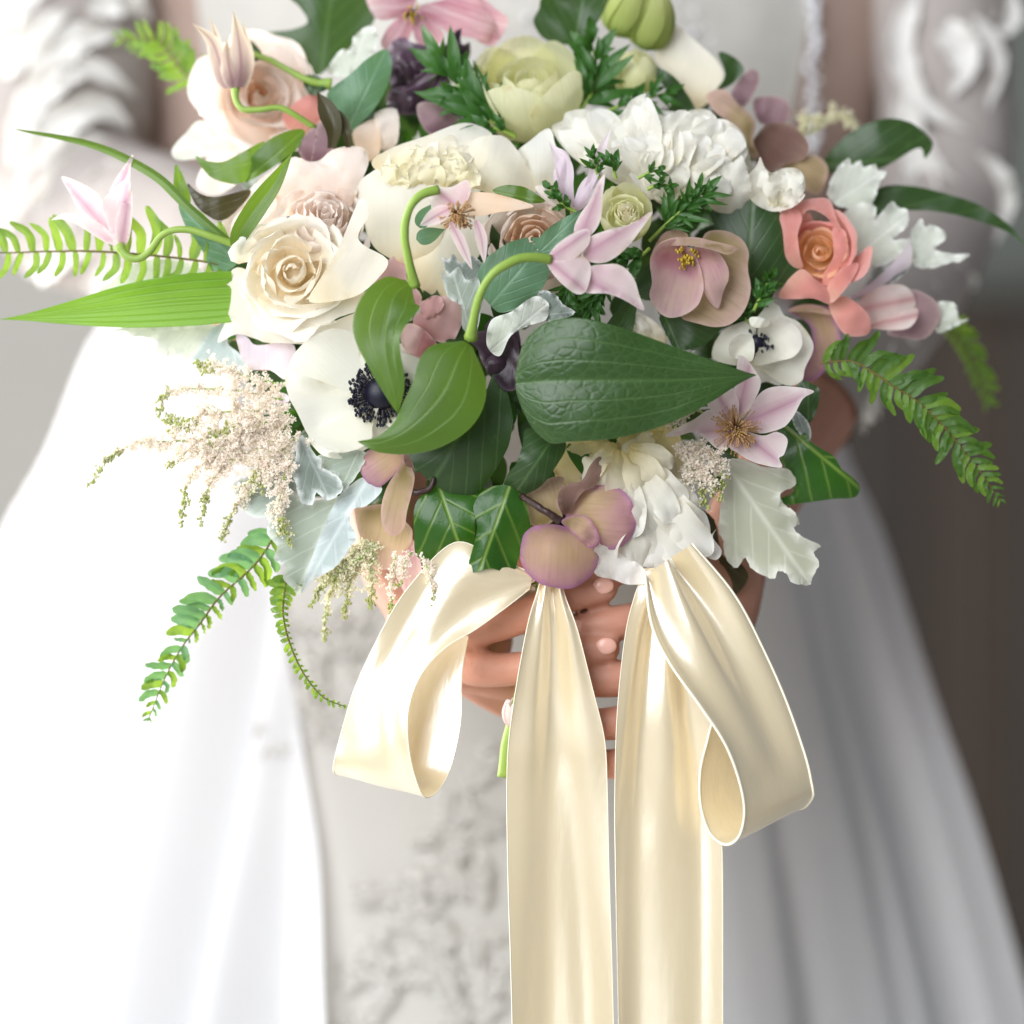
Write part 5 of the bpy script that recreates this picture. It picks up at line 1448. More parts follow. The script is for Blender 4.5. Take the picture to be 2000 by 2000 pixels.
lf('ivy_leaf', 'ivy leaf with fine yellow veins, below the dark shaded leaf', 'H', 130, [(1000, 1240), (1090, 1150), (1180, 1115), (1300, 1150), (1400, 1120), (1502, 1200), (1482, 1262), (1385, 1310), (1375, 1450), (1340, 1562), (1240, 1482), (1185, 1590), (1120, 1607), (1010, 1562), (995, 1430)], 'ivy', base=(1150, 1130), tip=(1300, 1560), bowl=-30, noise=9)
o = leaf(None, 'blade_leaf', 'A', [(1260, 1610, 22), (900, 1635, 20), (500, 1675, 8), (200, 1705, -6), (-6, 1722, -16)], 52, M['blade'], n=(46, 17), cup=.15,
         prof=[(0, 45, 54), (.2, 47, 54), (.45, 40, 44), (.7, 22, 22), (.88, 7, 7), (1, 0, 0)])
tag(o, 'broad bright green blade leaf pointing left, glowing against the light', 'leaf')
o = leaf(None, 'blade_leaf', 'A', [(1290, 1345, 36), (1160, 1240, 36), (1010, 1110, 24), (870, 970, 10), (720, 875, 0), (560, 800, -8), (380, 748, -14), (78, 694, -30)], 11, M['leaf'], n=(50, 7), shape='blade', fold=20, roll=[0, 20, 40])
tag(o, 'long thin grass blade arching up to the left over the clematis bell', 'leaf')
t = thing('leaf_pair', 'twisted pair of fresh green leaf halves, above the narrow pale leaf', P(480, 310, -30) and 'leaf', P(500, 310, -30))
fp(t, 'A', -36, [(1054, 843), (1120, 868), (1200, 872), (1290, 830), (1424, 763), (1400, 860), (1330, 970), (1300, 985), (1240, 990), (1130, 950)], 'leaf', base=(1420, 770), tip=(1054, 843), bowl=-14, name='leaf')
fp(t, 'A', -24, [(1312, 980), (1345, 860), (1440, 760), (1560, 704), (1642, 704), (1612, 790), (1500, 880), (1400, 945)], 'leaf', base=(1640, 704), tip=(1312, 980), bowl=-18, name='leaf')
lf('leaf', 'bronze brown curled leaf left of the blush ranunculus', 'A', 4, [(1010, 988), (1080, 1045), (1180, 1060), (1347, 1022), (1310, 1100), (1200, 1190), (1100, 1150), (1040, 1080)], 'leafbrown', base=(1340, 1030), tip=(1010, 988), bowl=-16)
lf('leaf', 'small pointed light green leaf standing up behind the thin grass blade', 'A', -20, [(940, 905), (958, 893), (1000, 980), (1030, 1085), (980, 1095), (938, 1060)], 'leaf', base=(990, 1095), tip=(955, 895))
lf('leaf', 'sage green leaf behind the stem of the far left clematis', 'A', 10, [(963, 1100), (1050, 1150), (1140, 1210), (1250, 1310), (1285, 1400), (1240, 1452), (1140, 1462), (1105, 1380), (1060, 1300), (1000, 1220)], 'leafgrey', base=(1280, 1420), tip=(963, 1100), fold=-.3)
lf('leaf', 'sage green leaf with pale veins, beside the dark plum flower', 'B', -70, [(943, 490), (1060, 400), (1160, 310), (1252, 263), (1282, 340), (1272, 430), (1210, 560), (1130, 650), (1070, 706), (1030, 640), (950, 560)], 'leafgrey', base=(1050, 680), tip=(1252, 263), bowl=-20, noise=10)
t = thing('leafy_stem', 'broad blurred green leaf and its stem at the top edge, above the blush rose', 'leaf', P(620, 60, -220))
fp(t, 'B', -230, [(563, 215), (620, 175), (740, 160), (830, 120), (790, 40), (740, -40), (1140, -40), (1192, 60), (1180, 130), (1120, 180), (1060, 260), (960, 350), (870, 405), (780, 270), (680, 205)], 'leafdark', base=(900, 380), tip=(960, -40), bowl=-30, noise=14, name='leaf')
stem(t, 'stem', 'B', [(540, 290, -150), (640, 330, -140), (760, 400, -130), (860, 440, -126), (960, 455, -130)], [6, 6, 7, 12], M['stem'])
fp(t, 'B', -146, [(500, 208), (540, 230), (585, 290), (560, 330), (510, 320), (498, 260)], 'leafdark', name='bract')
fp(t, 'B', -124, [(800, 420), (860, 405), (960, 455), (900, 500), (840, 510)], 'leafdark', name='bract')
lf('leaf', 'broad ribbed green leaf at the top edge, left of the green buds', 'C', -170, [(1082, 120), (1110, 50), (1160, -30), (1495, -30), (1462, 60), (1400, 160), (1352, 238), (1230, 237), (1130, 202)], 'leafdark', base=(1300, 240), tip=(1350, -30), noise=14)
lf('ivy_leaf', 'dark glossy ivy leaf between the pink hellebore and the coral ranunculus', 'E', -20, [(1070, 1130), (1160, 1080), (1260, 1053), (1312, 1075), (1332, 1120), (1400, 1118), (1452, 1170), (1462, 1290), (1482, 1370), (1547, 1430), (1530, 1490), (1460, 1545), (1360, 1600), (1285, 1645), (1250, 1500), (1200, 1300), (1100, 1230)], 'leafdark', base=(1260, 1600), tip=(1300, 1060), bowl=-20, noise=10)
lf('leaf', 'dark green leaf tip directly below the pink hellebore', 'E', 8, [(800, 1690), (1000, 1700), (1130, 1755), (1050, 1850), (900, 1892), (850, 1840)], 'leafdark', base=(820, 1700), tip=(900, 1890))
lf('leaf', 'narrow very dark leaf slanting in front of the ivory petal', 'E', -130, [(688, 338), (800, 368), (880, 420), (940, 500), (992, 605), (920, 605), (860, 520), (780, 420)], 'leafdark', base=(960, 610), tip=(690, 340))
lf('leaf', 'small dark pointed leaf between the ivory petal and the brown hellebore', 'E', -190, [(1112, 283), (1200, 310), (1252, 380), (1190, 450), (1105, 485), (1150, 400)], 'leafdark', base=(1110, 480), tip=(1115, 285))
lf('leaf', 'green leaf arching to the right above the white lobed leaves', 'F', -200, [(845, 880), (950, 750), (1080, 668), (1210, 638), (1320, 660), (1400, 720), (1442, 780), (1400, 855), (1380, 800), (1330, 810), (1250, 860), (1150, 910), (1000, 925), (880, 930)], 'leafdark', base=(850, 890), tip=(1410, 840), bowl=-30)
lf('blade_leaf', 'long dark green blade leaf reaching to the right edge', 'F', -180, [(1080, 1110), (1160, 1010), (1300, 1000), (1500, 1040), (1700, 1110), (1850, 1210), (1936, 1325), (1850, 1255), (1700, 1195), (1500, 1145), (1300, 1135), (1150, 1165)], 'leafdark', base=(1090, 1110), tip=(1930, 1320), noise=8)
t = thing('ivy_leaf', 'ivy leaf with a blunt tip, right of the open clematis', 'leaf', P(1580, 900, 20))
fp(t, 'J', 22, [(590, 830), (660, 740), (720, 760), (780, 860), (860, 912), (905, 940), (950, 1010), (1012, 1060), (1047, 1110), (1020, 1162), (900, 1172), (760, 1192), (610, 1207), (598, 1175), (690, 1130), (650, 1010), (600, 950)], 'ivy', base=(640, 780), tip=(1040, 1110), bowl=-20, noise=8, name='blade')
fp(t, 'J', 4, [(720, 540), (800, 555), (832, 600), (805, 720), (760, 765), (690, 690)], 'leafdark', name='leaflet')
lf('leaf', 'small grey green leaf behind the ivy leaf with the blunt tip', 'J', 14, [(690, 690), (760, 745), (785, 820), (762, 862), (690, 770)], 'dustydark', base=(700, 690), tip=(770, 860))
t = thing('leaf_pair', 'two sage green leaves behind the nodding bell stem', 'leaf', P(1000, 540, 120))
fp(t, 'C', 128, [(790, 1440), (880, 1350), (1000, 1288), (1130, 1285), (1165, 1380), (1165, 1480), (1110, 1580), (1000, 1662), (900, 1684), (845, 1640), (795, 1570)], 'leafgrey', base=(850, 1640), tip=(1150, 1290), bowl=-24, name='leaf')
fp(t, 'C', 112, [(1060, 1380), (1130, 1260), (1230, 1185), (1340, 1135), (1310, 1230), (1200, 1340), (1140, 1400)], 'leafgrey', base=(1080, 1390), tip=(1340, 1140), bowl=-12, name='leaf')
lf('leaf', 'small green leaf lying on the cream peony, above the peach ranunculus', 'C', 84, [(860, 1030), (930, 998), (1030, 1008), (1100, 1048), (1144, 1086), (1060, 1097), (960, 1077)], 'leaf', base=(1140, 1085), tip=(862, 1030), bowl=-8)
lf('leaf', 'pale green translucent leaf at the left of the blush rose', 'A', -180, [(925, 810), (1000, 720), (1080, 650), (1180, 720), (1170, 810), (1080, 850), (960, 860)], 'dustypale', base=(1170, 740), tip=(925, 820))
lf('leaf', 'bronze leaf in the shade beside the right ribbon loop', 'L', -20, [(980, -20), (1090, 40), (1130, 230), (1200, 250), (1272, 330), (1250, 400), (1190, 440), (1130, 290), (1060, 160)], 'leafbrown', base=(1000, 0), tip=(1220, 430))


# ------------------------------------------------------------------ dusty miller
def dm(label, cr, h, pts, mat, **k):
    k.setdefault('ruf', 7)
    k.setdefault('noise', 8)
    k.setdefault('sub', 6)
    k.setdefault('serr', 2.5)
    return lf('dusty_miller_leaf', label, cr, h, pts, mat, **k)


t = thing('dusty_miller_leaf', 'large folded blue grey velvety leaf hanging at the lower left', 'leaf', P(620, 1050, 70))
fp(t, 'G', 74, [(1000, 1040), (1080, 1130), (1170, 1140), (1165, 1220), (1217, 1290), (1200, 1360), (1262, 1400), (1250, 1460), (1310, 1522), (1350, 1542), (1400, 1440), (1460, 1280), (1540, 1120), (1580, 1020), (1400, 1040), (1250, 960), (1100, 960)], 'dusty', base=(1560, 1000), tip=(1320, 1540), ruf=6, bowl=-20, name='blade', sub=6)
fp(t, 'G', 88, [(1348, 1542), (1420, 1462), (1530, 1402), (1600, 1310), (1645, 1240), (1612, 1160), (1630, 1088), (1700, 1070), (1785, 980), (1700, 915), (1600, 970), (1530, 1055), (1440, 1260), (1380, 1420)], 'dustyblue', base=(1700, 930), tip=(1350, 1540), ruf=6, bowl=-14, name='blade', sub=6)
dm('dark grey ruffled leaf with a white edge, below the white anemone', 'G', 92, [(1345, 690), (1420, 790), (1470, 830), (1458, 862), (1550, 918), (1568, 990), (1490, 1042), (1430, 1000), (1410, 1062), (1350, 1052), (1318, 950), (1308, 890)], 'dustydark', base=(1350, 720), tip=(1500, 1040), bowl=24)
dm('grey leaf tucked between the anemone and the ruffled dark grey leaf', 'G', 84, [(1440, 800), (1600, 770), (1700, 790), (1650, 900), (1575, 990), (1545, 915), (1460, 862)], 'dusty', base=(1650, 790), tip=(1560, 980))
dm('dark grey leaf with a scalloped white edge behind the astilbe', 'G', 40, [(983, 950), (1040, 920), (1200, 880), (1320, 900), (1330, 1000), (1250, 1125), (1150, 1135), (1070, 1105), (1000, 1020)], 'dustydark', base=(1300, 900), tip=(1060, 1100))
t = thing('dusty_miller_leaf', 'pale grey green lobed leaf under the bright blade leaf, far left', 'leaf', P(330, 650, -50))
fp(t, 'G', -50, [(328, 130), (480, 90), (700, 85), (860, 80), (880, 150), (820, 235), (760, 300), (700, 262), (620, 262), (540, 288), (572, 190), (500, 160), (440, 160), (400, 130)], 'dustypale', base=(880, 90), tip=(400, 160), ruf=6, name='blade', sub=6)
fp(t, 'A', -46, [(538, 1572), (600, 1518), (700, 1436), (850, 1396), (1050, 1430), (1100, 1520), (700, 1580)], 'dustypale', base=(1050, 1500), tip=(540, 1570), ruf=6, name='blade', sub=6)
lf('leaf', 'smooth blue green leaf under the cream rose, above the astilbe', 'G', -20, [(740, 300), (800, 220), (870, 110), (970, 80), (950, 190), (1015, 250), (1065, 335), (950, 325), (850, 290)], 'dustyblue', base=(960, 90), tip=(1000, 330))
t = thing('dusty_miller_leaf', 'grey scalloped leaf in the centre, right of the dusty pink rose', 'leaf', P(900, 560, 90))
fp(t, 'C', 96, [(588, 1380), (620, 1402), (650, 1368), (690, 1420), (740, 1378), (802, 1420), (790, 1500), (720, 1515), (660, 1485), (610, 1470)], 'dustydark', ruf=5, base=(700, 1510), tip=(690, 1370), sub=6, name='blade')
fp(t, 'C', 106, [(583, 1458), (620, 1482), (680, 1438), (720, 1510), (785, 1500), (800, 1640), (770, 1800), (700, 1770), (690, 1650), (620, 1600)], 'dusty', ruf=6, base=(740, 1790), tip=(640, 1450), sub=6, name='blade')
dm('near white velvety leaf curling over the upper edge of the largest leaf', 'C', 150, [(850, 1730), (960, 1680), (1060, 1610), (1112, 1598), (1164, 1640), (1150, 1722), (1060, 1755), (960, 1810), (900, 1920), (830, 1860)], 'dustypale', base=(860, 1880), tip=(1150, 1640), bowl=-20, serr=0)
dm('small dark grey scalloped leaf behind the near white velvety leaf', 'C', 120, [(1105, 1600), (1130, 1565), (1200, 1588), (1240, 1640), (1305, 1682), (1240, 1720), (1150, 1730)], 'dustydark', base=(1110, 1700), tip=(1300, 1680))
dm('large grey green leaf with pale veins and a scalloped edge, lower right', 'J', 56, [(322, 985), (400, 955), (540, 998), (660, 1010), (704, 1090), (620, 1142), (640, 1200), (692, 1240), (722, 1300), (690, 1330), (745, 1380), (832, 1422), (800, 1462), (827, 1520), (790, 1600), (770, 1635), (682, 1622), (650, 1572), (604, 1562), (580, 1604), (470, 1552), (430, 1488), (382, 1544), (322, 1484), (310, 1400), (288, 1340), (300, 1180)], 'dustywarm', base=(325, 985), tip=(775, 1635), fold=-.25, sub=5)
dm('white lobed leaf above the coral ranunculus, highest of the pale leaves on the right', 'F', -140, [(876, 1010), (930, 900), (990, 853), (1003, 892), (1050, 863), (1068, 902), (1130, 883), (1142, 917), (1192, 930), (1150, 990), (1130, 1060), (1080, 1120), (960, 1120), (880, 1070)], 'dustypale', base=(900, 1100), tip=(1170, 920), sub=4)
dm('white deeply lobed leaf right of the coral ranunculus, in the middle of its cluster', 'F', -120, [(935, 1190), (1010, 1108), (1080, 1093), (1137, 1120), (1130, 1185), (1200, 1100), (1226, 1088), (1260, 1122), (1302, 1130), (1307, 1200), (1280, 1242), (1222, 1292), (1312, 1292), (1250, 1385), (1160, 1435), (1050, 1425), (1000, 1340), (960, 1265)], 'dustypale', base=(1000, 1400), tip=(1300, 1160), sub=4)
dm('white lobed leaf farthest right, its tip curled against the sleeve', 'F', -150, [(1318, 1260), (1380, 1178), (1396, 1222), (1440, 1213), (1502, 1250), (1507, 1292), (1450, 1342), (1550, 1368), (1642, 1370), (1580, 1412), (1540, 1412), (1440, 1444), (1345, 1435), (1325, 1350)], 'dustypale', base=(1330, 1430), tip=(1600, 1370), sub=4)
dm('grey leaf in the shade below the white lobed leaves', 'F', -124, [(950, 1630), (1060, 1555), (1120, 1430), (1150, 1398), (1185, 1440), (1292, 1380), (1322, 1440), (1220, 1530), (1100, 1610)], 'dustydark', base=(960, 1630), tip=(1310, 1400))
dm('pale leaf tip behind the striped pink bud at the far right', 'F', -150, [(1460, 1650), (1500, 1625), (1562, 1640), (1582, 1720), (1632, 1720), (1550, 1765), (1460, 1790)], 'dustypale', base=(1460, 1720), tip=(1630, 1720))
dm('white scalloped leaf tip behind the sage leaf, beside the plum flower', 'B', -150, [(940, 380), (1010, 268), (1060, 272), (1080, 200), (1150, 143), (1192, 160), (1205, 250), (1130, 340), (1040, 410)], 'dustypale', base=(1060, 400), tip=(1150, 145))


# ------------------------------------------------------------------ feathery anemone leaves
def feather(label, cr, pts, n, L, seed, W=7, mat='feather'):
    """a finely cut leaf: a stalk with pointed lobes on both sides, each lobe a blade of its own shape, joined as one leaf"""
    rs = np.random.RandomState(seed)
    q = spline(np.array(cv(cr, pts), float), 60)
    t = thing('feathery_leaf', label, 'leaf', P(*q[0]), 'feathery anemone leaves')
    V, F = tube_arr(Pn(q), np.array([4, 3, 2]) * S, 6)
    mesh('stalk', V, F, M['stem'], t)
    for k in range(n):
        f = .25 + .75 * k / max(1, n - 1)
        i = min(58, int(f * 59))
        p = q[i]
        d = q[i + 1][:2] - q[i][:2]
        a = math.atan2(d[1], d[0])
        sgn = -1 if k % 2 else 1
        a2 = a + sgn * rs.uniform(.35, .95) * (1 - .85 * (k == n - 1))
        l = 1.3 * L * rs.uniform(.65, 1.1) * (1.15 - .4 * f)
        mb = MB()
        for (da, ll, ww) in ((0, 1, 1), (.45, .62, .7), (-.45, .62, .7)):
            a3 = a2 + da
            e = (p[0] + l * ll * math.cos(a3), p[1] + l * ll * math.sin(a3), p[2] + rs.uniform(-20, 30))
            m = (p[0] + l * ll * .5 * math.cos(a2 + da * .6), p[1] + l * ll * .5 * math.sin(a2 + da * .6), p[2] + 10 + rs.uniform(-6, 8))
            Vv, Ff, uv, rim = leaf_arr(Pn(np.array([tuple(p), m, e])), W * ww * S * rs.uniform(.8, 1.2), shape='lance', fold=18, n=(10, 5), roll=rs.uniform(-30, 30))
            mb.add((Vv, Ff), uv)
        mb.build('lobe', M[mat], t)


feather('feathery green leaf sweeping up on the left of the pale green cup flower', 'C', [(985, 730, -70), (860, 650, -60), (720, 520, -70), (600, 360, -90)], 9, 105, 1, 13)
feather('feathery green leaf lying on the top of the cream peony', 'C', [(985, 740, -50), (900, 700, -40), (800, 690, -40), (760, 720, -40)], 7, 50, 2, 8)
feather('feathery green leaf right of the pale green cup flower', 'E', [(330, 640, -110), (420, 520, -110), (450, 380, -130), (430, 230, -150)], 9, 80, 3, 11)
feather('feathery green leaf under the cream green bud', 'E', [(440, 640, -100), (560, 580, -100), (700, 540, -110), (830, 500, -120)], 8, 52, 4, 8)
feather('feathery green spray between the double yellow flower and the dark ivy leaf', 'E', [(740, 1300, 20), (840, 1200, 36), (940, 1110, 40), (1040, 1030, 34)], 14, 62, 5, 7)
feather('tiny feathery tip in front of the white peony, left of the double yellow flower', 'E', [(470, 960, 50), (450, 900, 58), (442, 830, 52)], 5, 28, 6, 5)
feather('tiny feathery tip rising behind the double yellow flower', 'E', [(560, 960, 50), (545, 900, 56), (535, 870, 52)], 4, 34, 7, 6)
feather('tiny feathery tip right of the double yellow flower, pointing right', 'E', [(680, 960, 50), (740, 930, 56), (790, 915, 50)], 4, 26, 8, 5)
feather('feathery tip lying low on the white peony, right of the double yellow flower', 'E', [(730, 1020, 48), (790, 995, 54), (850, 1000, 48)], 4, 24, 9, 5)
feather('broad feathery leaf below the double yellow flower', 'E', [(740, 1340, 50), (690, 1380, 64), (600, 1400, 60), (530, 1410, 50)], 8, 46, 10, 10)
feather('feathery leaf in the shade under the nodding clematis bell', 'E', [(600, 1430, 60), (480, 1560, 66), (420, 1660, 60)], 10, 60, 11, 6)
feather('feathery leaf hanging above the largest leaf', 'E', [(330, 1480, 60), (300, 1570, 70), (290, 1650, 64)], 9, 60, 12, 6)
feather('small feathery leaf between the ivy leaf and the small white anemone', 'E', [(1300, 1680, 10), (1340, 1600, 20), (1390, 1500, 10)], 7, 38, 13, 7)
feather('small feathery leaf behind the small white anemone', 'J', [(480, 240, 0), (430, 180, 0), (520, 90, 0)], 7, 38, 14, 6)
feather('thin feathery leaf left of the lilac clematis', 'E', [(340, 1140, 60), (270, 1100, 66), (205, 1015, 60)], 6, 30, 15, 6)


# ------------------------------------------------------------------ ferns
def fern(label, cr, pts, n, Lu, Ld, seed, mats=('fern',), W=.2, ang=75, r=2.2, roll=0, taper=None, droop=0.0):
    """rachis and leaflets; Lu, Ld = leaflet length (px) left and right of the way the rachis runs, as lists along it"""
    rs = np.random.RandomState(seed)
    q = spline(np.array(cv(cr, pts), float), 160)
    t = thing('fern_frond', label, 'fern', P(*q[0]), 'fern fronds')
    V, F = tube_arr(Pn(q), np.array([r, r, r * .5]) * S, 6)
    mesh('rachis', V, F, M['rachis'], t)
    d = np.concatenate([[0], np.cumsum(np.linalg.norm(np.diff(q[:, :2], axis=0), axis=1))])
    for k in range(n):
        f = (k + .5) / n
        for sgn, L in ((-1, Lu), (1, Ld)):
            l = np.interp(f, np.linspace(0, 1, len(L)), L) * rs.uniform(.82, 1.12)
            if l < 3:
                continue
            i = min(157, np.searchsorted(d, (f + (.25 / n if sgn > 0 else 0)) * d[-1]))
            p = q[i]
            tn = q[i + 1][:2] - q[i][:2]
            if rs.rand() < .05:
                l *= rs.uniform(.35, .7)
            a = math.atan2(tn[1], tn[0]) + sgn * math.radians(ang * (1 - .35 * f ** 3) + rs.uniform(-11, 11))
            hz = rs.uniform(-8, 10)
            m = (p[0] + .5 * l * math.cos(a), p[1] + .5 * l * math.sin(a), p[2] + 5 + hz * .4)
            bend = sgn * rs.uniform(-.05, .45)
            e = (p[0] + l * math.cos(a - bend), p[1] + l * math.sin(a - bend) + droop * l, p[2] + hz - 4)
            V, F, uv, rim = leaf_arr(Pn(np.array([tuple(p), m, e])), max(2.2, l * W) * S * rs.uniform(.85, 1.1), shape='leaflet', fold=10, n=(14, 7), wave=(1.5, 3), seed=seed * 100 + k, roll=roll + rs.uniform(-20, 20))
            mesh('leaflet', V, F, M[mats[int(rs.randint(len(mats)))]], t, uv=uv, rim=rim)


fern('fern frond pointing to the left edge, glowing yellow green, behind the clematis bell', 'A', [(1240, 1445, 0), (1100, 1410, -4), (800, 1375, -12), (500, 1355, -20), (250, 1356, -26), (20, 1362, -30), (-200, 1350, -34)], 20, [66, 62, 56, 54], [92, 96, 76, 78, 74], 1, W=.125, ang=88)
fern('blurred fern frond at the upper left, against the lace sleeve', 'A', [(1085, 470, -260), (1000, 400, -280), (920, 300, -310), (830, 215, -340), (640, 215, -360)], 13, [50, 62, 60, 40, 22], [66, 62, 50, 40, 20], 2, W=.13, ang=66)
fern('long fern frond hanging down at the lower left', 'O', [(545, 1030, 20), (512, 1085, 24), (480, 1120, 22), (430, 1165, 14), (392, 1216, 4), (356, 1263, -4), (322, 1325, -10), (288, 1410, -14)], 24, [56, 54, 34, 26, 36, 30, 9], [58, 66, 70, 62, 54, 44, 12], 3, ('fern', 'ferngrey', 'ferngrey'), W=.21, ang=68, roll=25)
fern('small curling fern tip below the blue grey leaf, left of the ribbon loop', 'O', [(562, 1120, 40), (553, 1180, 44), (556, 1220, 46), (571, 1270, 46), (596, 1320, 44), (632, 1362, 42), (676, 1381, 40)], 26, [34, 12, 9, 10, 9, 5], [36, 26, 17, 17, 15, 13, 5], 4, W=.28, ang=78)
fern('arching fern frond at the right, in front of the white skirt', 'J', [(830, 440, 10), (1000, 430, 18), (1120, 490, 24), (1220, 560, 26), (1350, 640, 26), (1480, 760, 22), (1600, 900, 14), (1700, 1030, 6), (1812, 1190, -4)], 30, [60, 72, 76, 74, 70, 56, 34, 16], [46, 54, 56, 58, 60, 58, 38, 14], 5, ('ferndark', 'ferndark', 'fern'), W=.135, ang=66)
fern('faint blurred fern frond at the right edge, behind the arching frond', 'J', [(1500, 230, -420), (1600, 330, -440), (1680, 480, -450), (1740, 660, -460)], 11, [40, 44, 36, 24], [20, 26, 24, 16], 6, W=.22, ang=60)


# ------------------------------------------------------------------ astilbe
def plumes(label, cr, spines, seed, mats, group='astilbe plumes', dens=1.0):
    rs = np.random.RandomState(seed)
    c0 = cv(cr, [spines[0][0][0]])[0]
    t = thing('astilbe', label, 'astilbe', P(c0[0], c0[1], spines[0][0][0][2]), group)
    for (pts, wid) in spines:
        q = spline(np.array(cv(cr, pts), float), 60)
        Ln = np.sum(np.linalg.norm(np.diff(q[:, :2], axis=0), axis=1))
        V, F = tube_arr(Pn(q), np.array([2.2, 1.6, .8]) * S, 5)
        st = mesh('stem', V, F, M['stem'], t)
        fm, gm, bm_ = MB(), MB(), MB()
        nb = int(Ln / 3.6)
        for b in range(nb):
            f = (b + rs.uniform(0, 1)) / nb
            p = q[min(59, int(f * 59))]
            wl = 1.2 * np.interp(f, np.linspace(0, 1, len(wid)), wid)
            a = rs.uniform(0, 6.283)
            dirn = np.array([math.cos(a), math.sin(a), rs.uniform(-.6, .9)])
            tn = q[min(59, int(f * 59) + 1)] - q[max(0, int(f * 59) - 1)]
            tn = tn / (np.linalg.norm(tn) + 1e-9)
            dirn = dirn + tn * .6
            l = wl * rs.uniform(.5, 1.1)
            e = p + dirn * l
            V, F = tube_arr(Pn(np.array([p, p + dirn * l * .5, e])), np.array([.7, .5, .3]) * S, 3)
            bm_.add((V, F)) if b % 2 else None
            nf = max(3, int(l * .75 * dens))
            for k in range(nf):
                c = p + dirn * l * (k + .6) / nf + rs.normal(0, 1.6 + .03 * l, 3)
                green = f > .72 and rs.rand() < .8
                r = (2.3 if green else 2.0) * rs.uniform(.7, 1.25)
                W = np.array(P(*c))
                if green:
                    gm.add(sphere_arr(W, r * S, 5, 3, 0, (1, 1, 1.2)))
                else:
                    for z in range(3):       # tiny narrow petals
                        v = rs.normal(0, 1, 3)
                        v /= np.linalg.norm(v)
                        u = np.cross(v, rs.normal(0, 1, 3))
                        u /= np.linalg.norm(u)
                        h_ = v * r * 3.0 * S
                        o_ = u * r * 1.1 * S
                        fm.add((np.array([W - o_ * .3, W + h_ * .6 - o_, W + h_, W + h_ * .6 + o_]), [(0, 1, 2, 3)]))
        for mbx, nm, mt in ((bm_, 'branchlets', 'stem'), (fm, 'florets', mats[0]), (gm, 'buds', mats[1])):
            if mbx.n:
                mbx.build(nm, M[mt], st, kind='stuff', smooth=False)


plumes('fluffy blush astilbe spilling out at the left, under the lilac petals', 'G', [
    ([(1280, 640, 60), (1000, 690, 60), (700, 720, 48), (480, 735, 36), (330, 800, 28), (190, 975, 20)], [30, 34, 34, 14, 8, 5]),
    ([(1250, 560, 60), (1000, 560, 62), (800, 585, 52), (640, 650, 44)], [28, 34, 30, 18]),
    ([(1150, 700, 66), (900, 800, 62), (740, 930, 50), (700, 1190, 36)], [34, 32, 16, 5]),
    ([(1200, 720, 70), (1000, 820, 66), (860, 950, 54), (800, 1185, 40)], [36, 32, 18, 5]),
    ([(1250, 750, 78), (1120, 880, 76), (1010, 1050, 60), (915, 1265, 46)], [36, 32, 16, 10]),
    ([(1300, 800, 92), (1250, 950, 100), (1225, 1120, 100), (1290, 1270, 92)], [26, 24, 18, 6]),
    ([(1250, 420, 50), (1050, 370, 54), (900, 320, 50), (790, 330, 44)], [20, 22, 18, 10]),
    ([(1250, 500, 56), (1000, 450, 56), (780, 440, 46), (620, 460, 38), (580, 600, 34)], [24, 24, 18, 10, 5]),
    ([(1330, 700, 88), (1230, 780, 92), (1150, 860, 88), (1090, 980, 76)], [34, 34, 30, 10]),
    ([(1300, 600, 70), (1150, 620, 76), (1000, 640, 70), (860, 700, 60)], [30, 32, 28, 16]),
    ([(1000, 760, 60), (850, 760, 56), (700, 800, 46), (630, 850, 40)], [28, 26, 16, 6])], 1, ('floret', 'floretgreen'))
plumes('greenish cream astilbe hanging below the blue grey leaf, left of the ribbon loop', 'H', [
    ([(740, 1480, 60), (600, 1560, 56), (450, 1700, 46), (345, 1890, 40)], [14, 22, 16, 5]),
    ([(740, 1480, 66), (640, 1620, 62), (580, 1780, 50), (555, 1960, 44)], [14, 24, 18, 5]),
    ([(750, 1490, 66), (720, 1640, 60), (730, 1760, 52), (712, 1900, 48)], [14, 22, 14, 5]),
    ([(700, 1500, 50), (540, 1660, 40), (450, 1860, 30), (425, 2110, 24)], [12, 16, 9, 5]),
    ([(680, 1560, 70), (560, 1640, 66), (480, 1720, 60)], [20, 22, 14])], 2, ('floretcream', 'floretgreen'))
plumes('three thin astilbe tips hanging in front of the left ribbon loop', 'H', [
    ([(880, 1560, 120), (850, 1680, 116), (850, 1800, 112), (852, 1940, 110)], [12, 12, 7, 5]),
    ([(980, 1540, 130), (940, 1600, 136), (920, 1700, 132), (900, 1760, 130)], [10, 10, 8, 6]),
    ([(1040, 1560, 150), (1085, 1660, 162), (1110, 1770, 162), (1115, 1890, 160)], [10, 10, 7, 5])], 3, ('floret', 'floretgreen'))
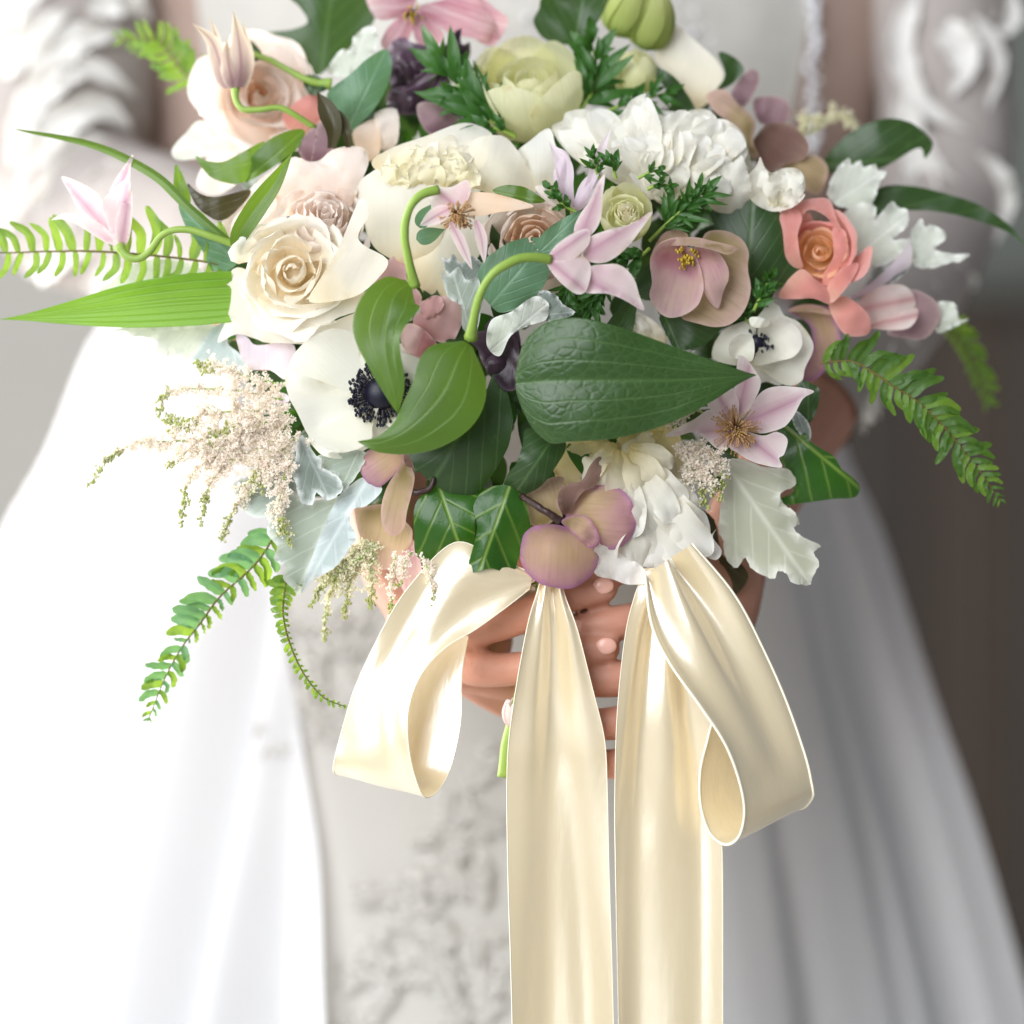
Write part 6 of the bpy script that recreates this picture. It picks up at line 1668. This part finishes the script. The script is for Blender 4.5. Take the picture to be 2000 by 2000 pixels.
plumes('short blush astilbe tuft under the open clematis, beside the white peony', 'I', [
    ([(1400, 850, 84), (1430, 950, 96), (1490, 1080, 100), (1545, 1260, 94)], [20, 26, 20, 7]),
    ([(1500, 860, 84), (1580, 920, 98), (1640, 1010, 100), (1625, 1220, 94)], [18, 24, 16, 6]),
    ([(1440, 850, 84), (1500, 960, 104), (1560, 1080, 106), (1580, 1180, 98)], [20, 24, 18, 8]),
    ([(1330, 760, 84), (1400, 690, 88), (1500, 630, 84)], [14, 14, 8])], 4, ('floret', 'floretgreen'))
plumes('blurred cream astilbe behind the arching green leaf, upper right', 'E', [
    ([(1560, 760, -320), (1570, 680, -330), (1600, 630, -340), (1680, 640, -340)], [14, 18, 16, 8]),
    ([(1600, 720, -320), (1700, 640, -340), (1780, 620, -350), (1860, 680, -350)], [14, 18, 18, 8])], 5, ('floretcream', 'floretcream'))

# ------------------------------------------------------------------ greenery deep inside the bouquet
rs = np.random.RandomState(21)
for mname, cnt in (('leafdark', 330), ('feather', 110)):  # mostly the dark leaf colour, standing in for deep shade between blooms
    mb = MB()
    k = 0
    while k < cnt:
        x, y = rs.uniform(380, 1680), rs.uniform(60, 1080)
        e = ((x - 1010) / 610) ** 2 + ((y - 590) / 480) ** 2
        if e > .80:
            continue
        k += 1
        hb = 215 - 330 * ((x - 980) / 800) ** 2 - 300 * ((y - 850) / 650) ** 2
        h = hb - 150 - rs.uniform(0, 130)
        a = math.atan2(y - 700, x - 1000) + rs.uniform(-.9, .9)
        l = rs.uniform(70, 130)
        pts = np.array([(x, y, h), (x + .5 * l * math.cos(a), y + .5 * l * math.sin(a), h + 25), (x + l * math.cos(a), y + l * math.sin(a), h + rs.uniform(-30, 20))])
        V, F, uv, rim = leaf_arr(Pn(pts), rs.uniform(18, 36) * S, shape='ovate', fold=15, n=(12, 7), roll=rs.uniform(-40, 40))
        mb.add((V, F), uv)
    o = mb.build('foliage', M[mname], None, kind='stuff')
    tag(o, 'dark leaves filling the gaps, coloured to deepen the shade between the flowers' if mname == 'leafdark' else 'green leaves in the shade deep inside the bouquet', 'foliage')
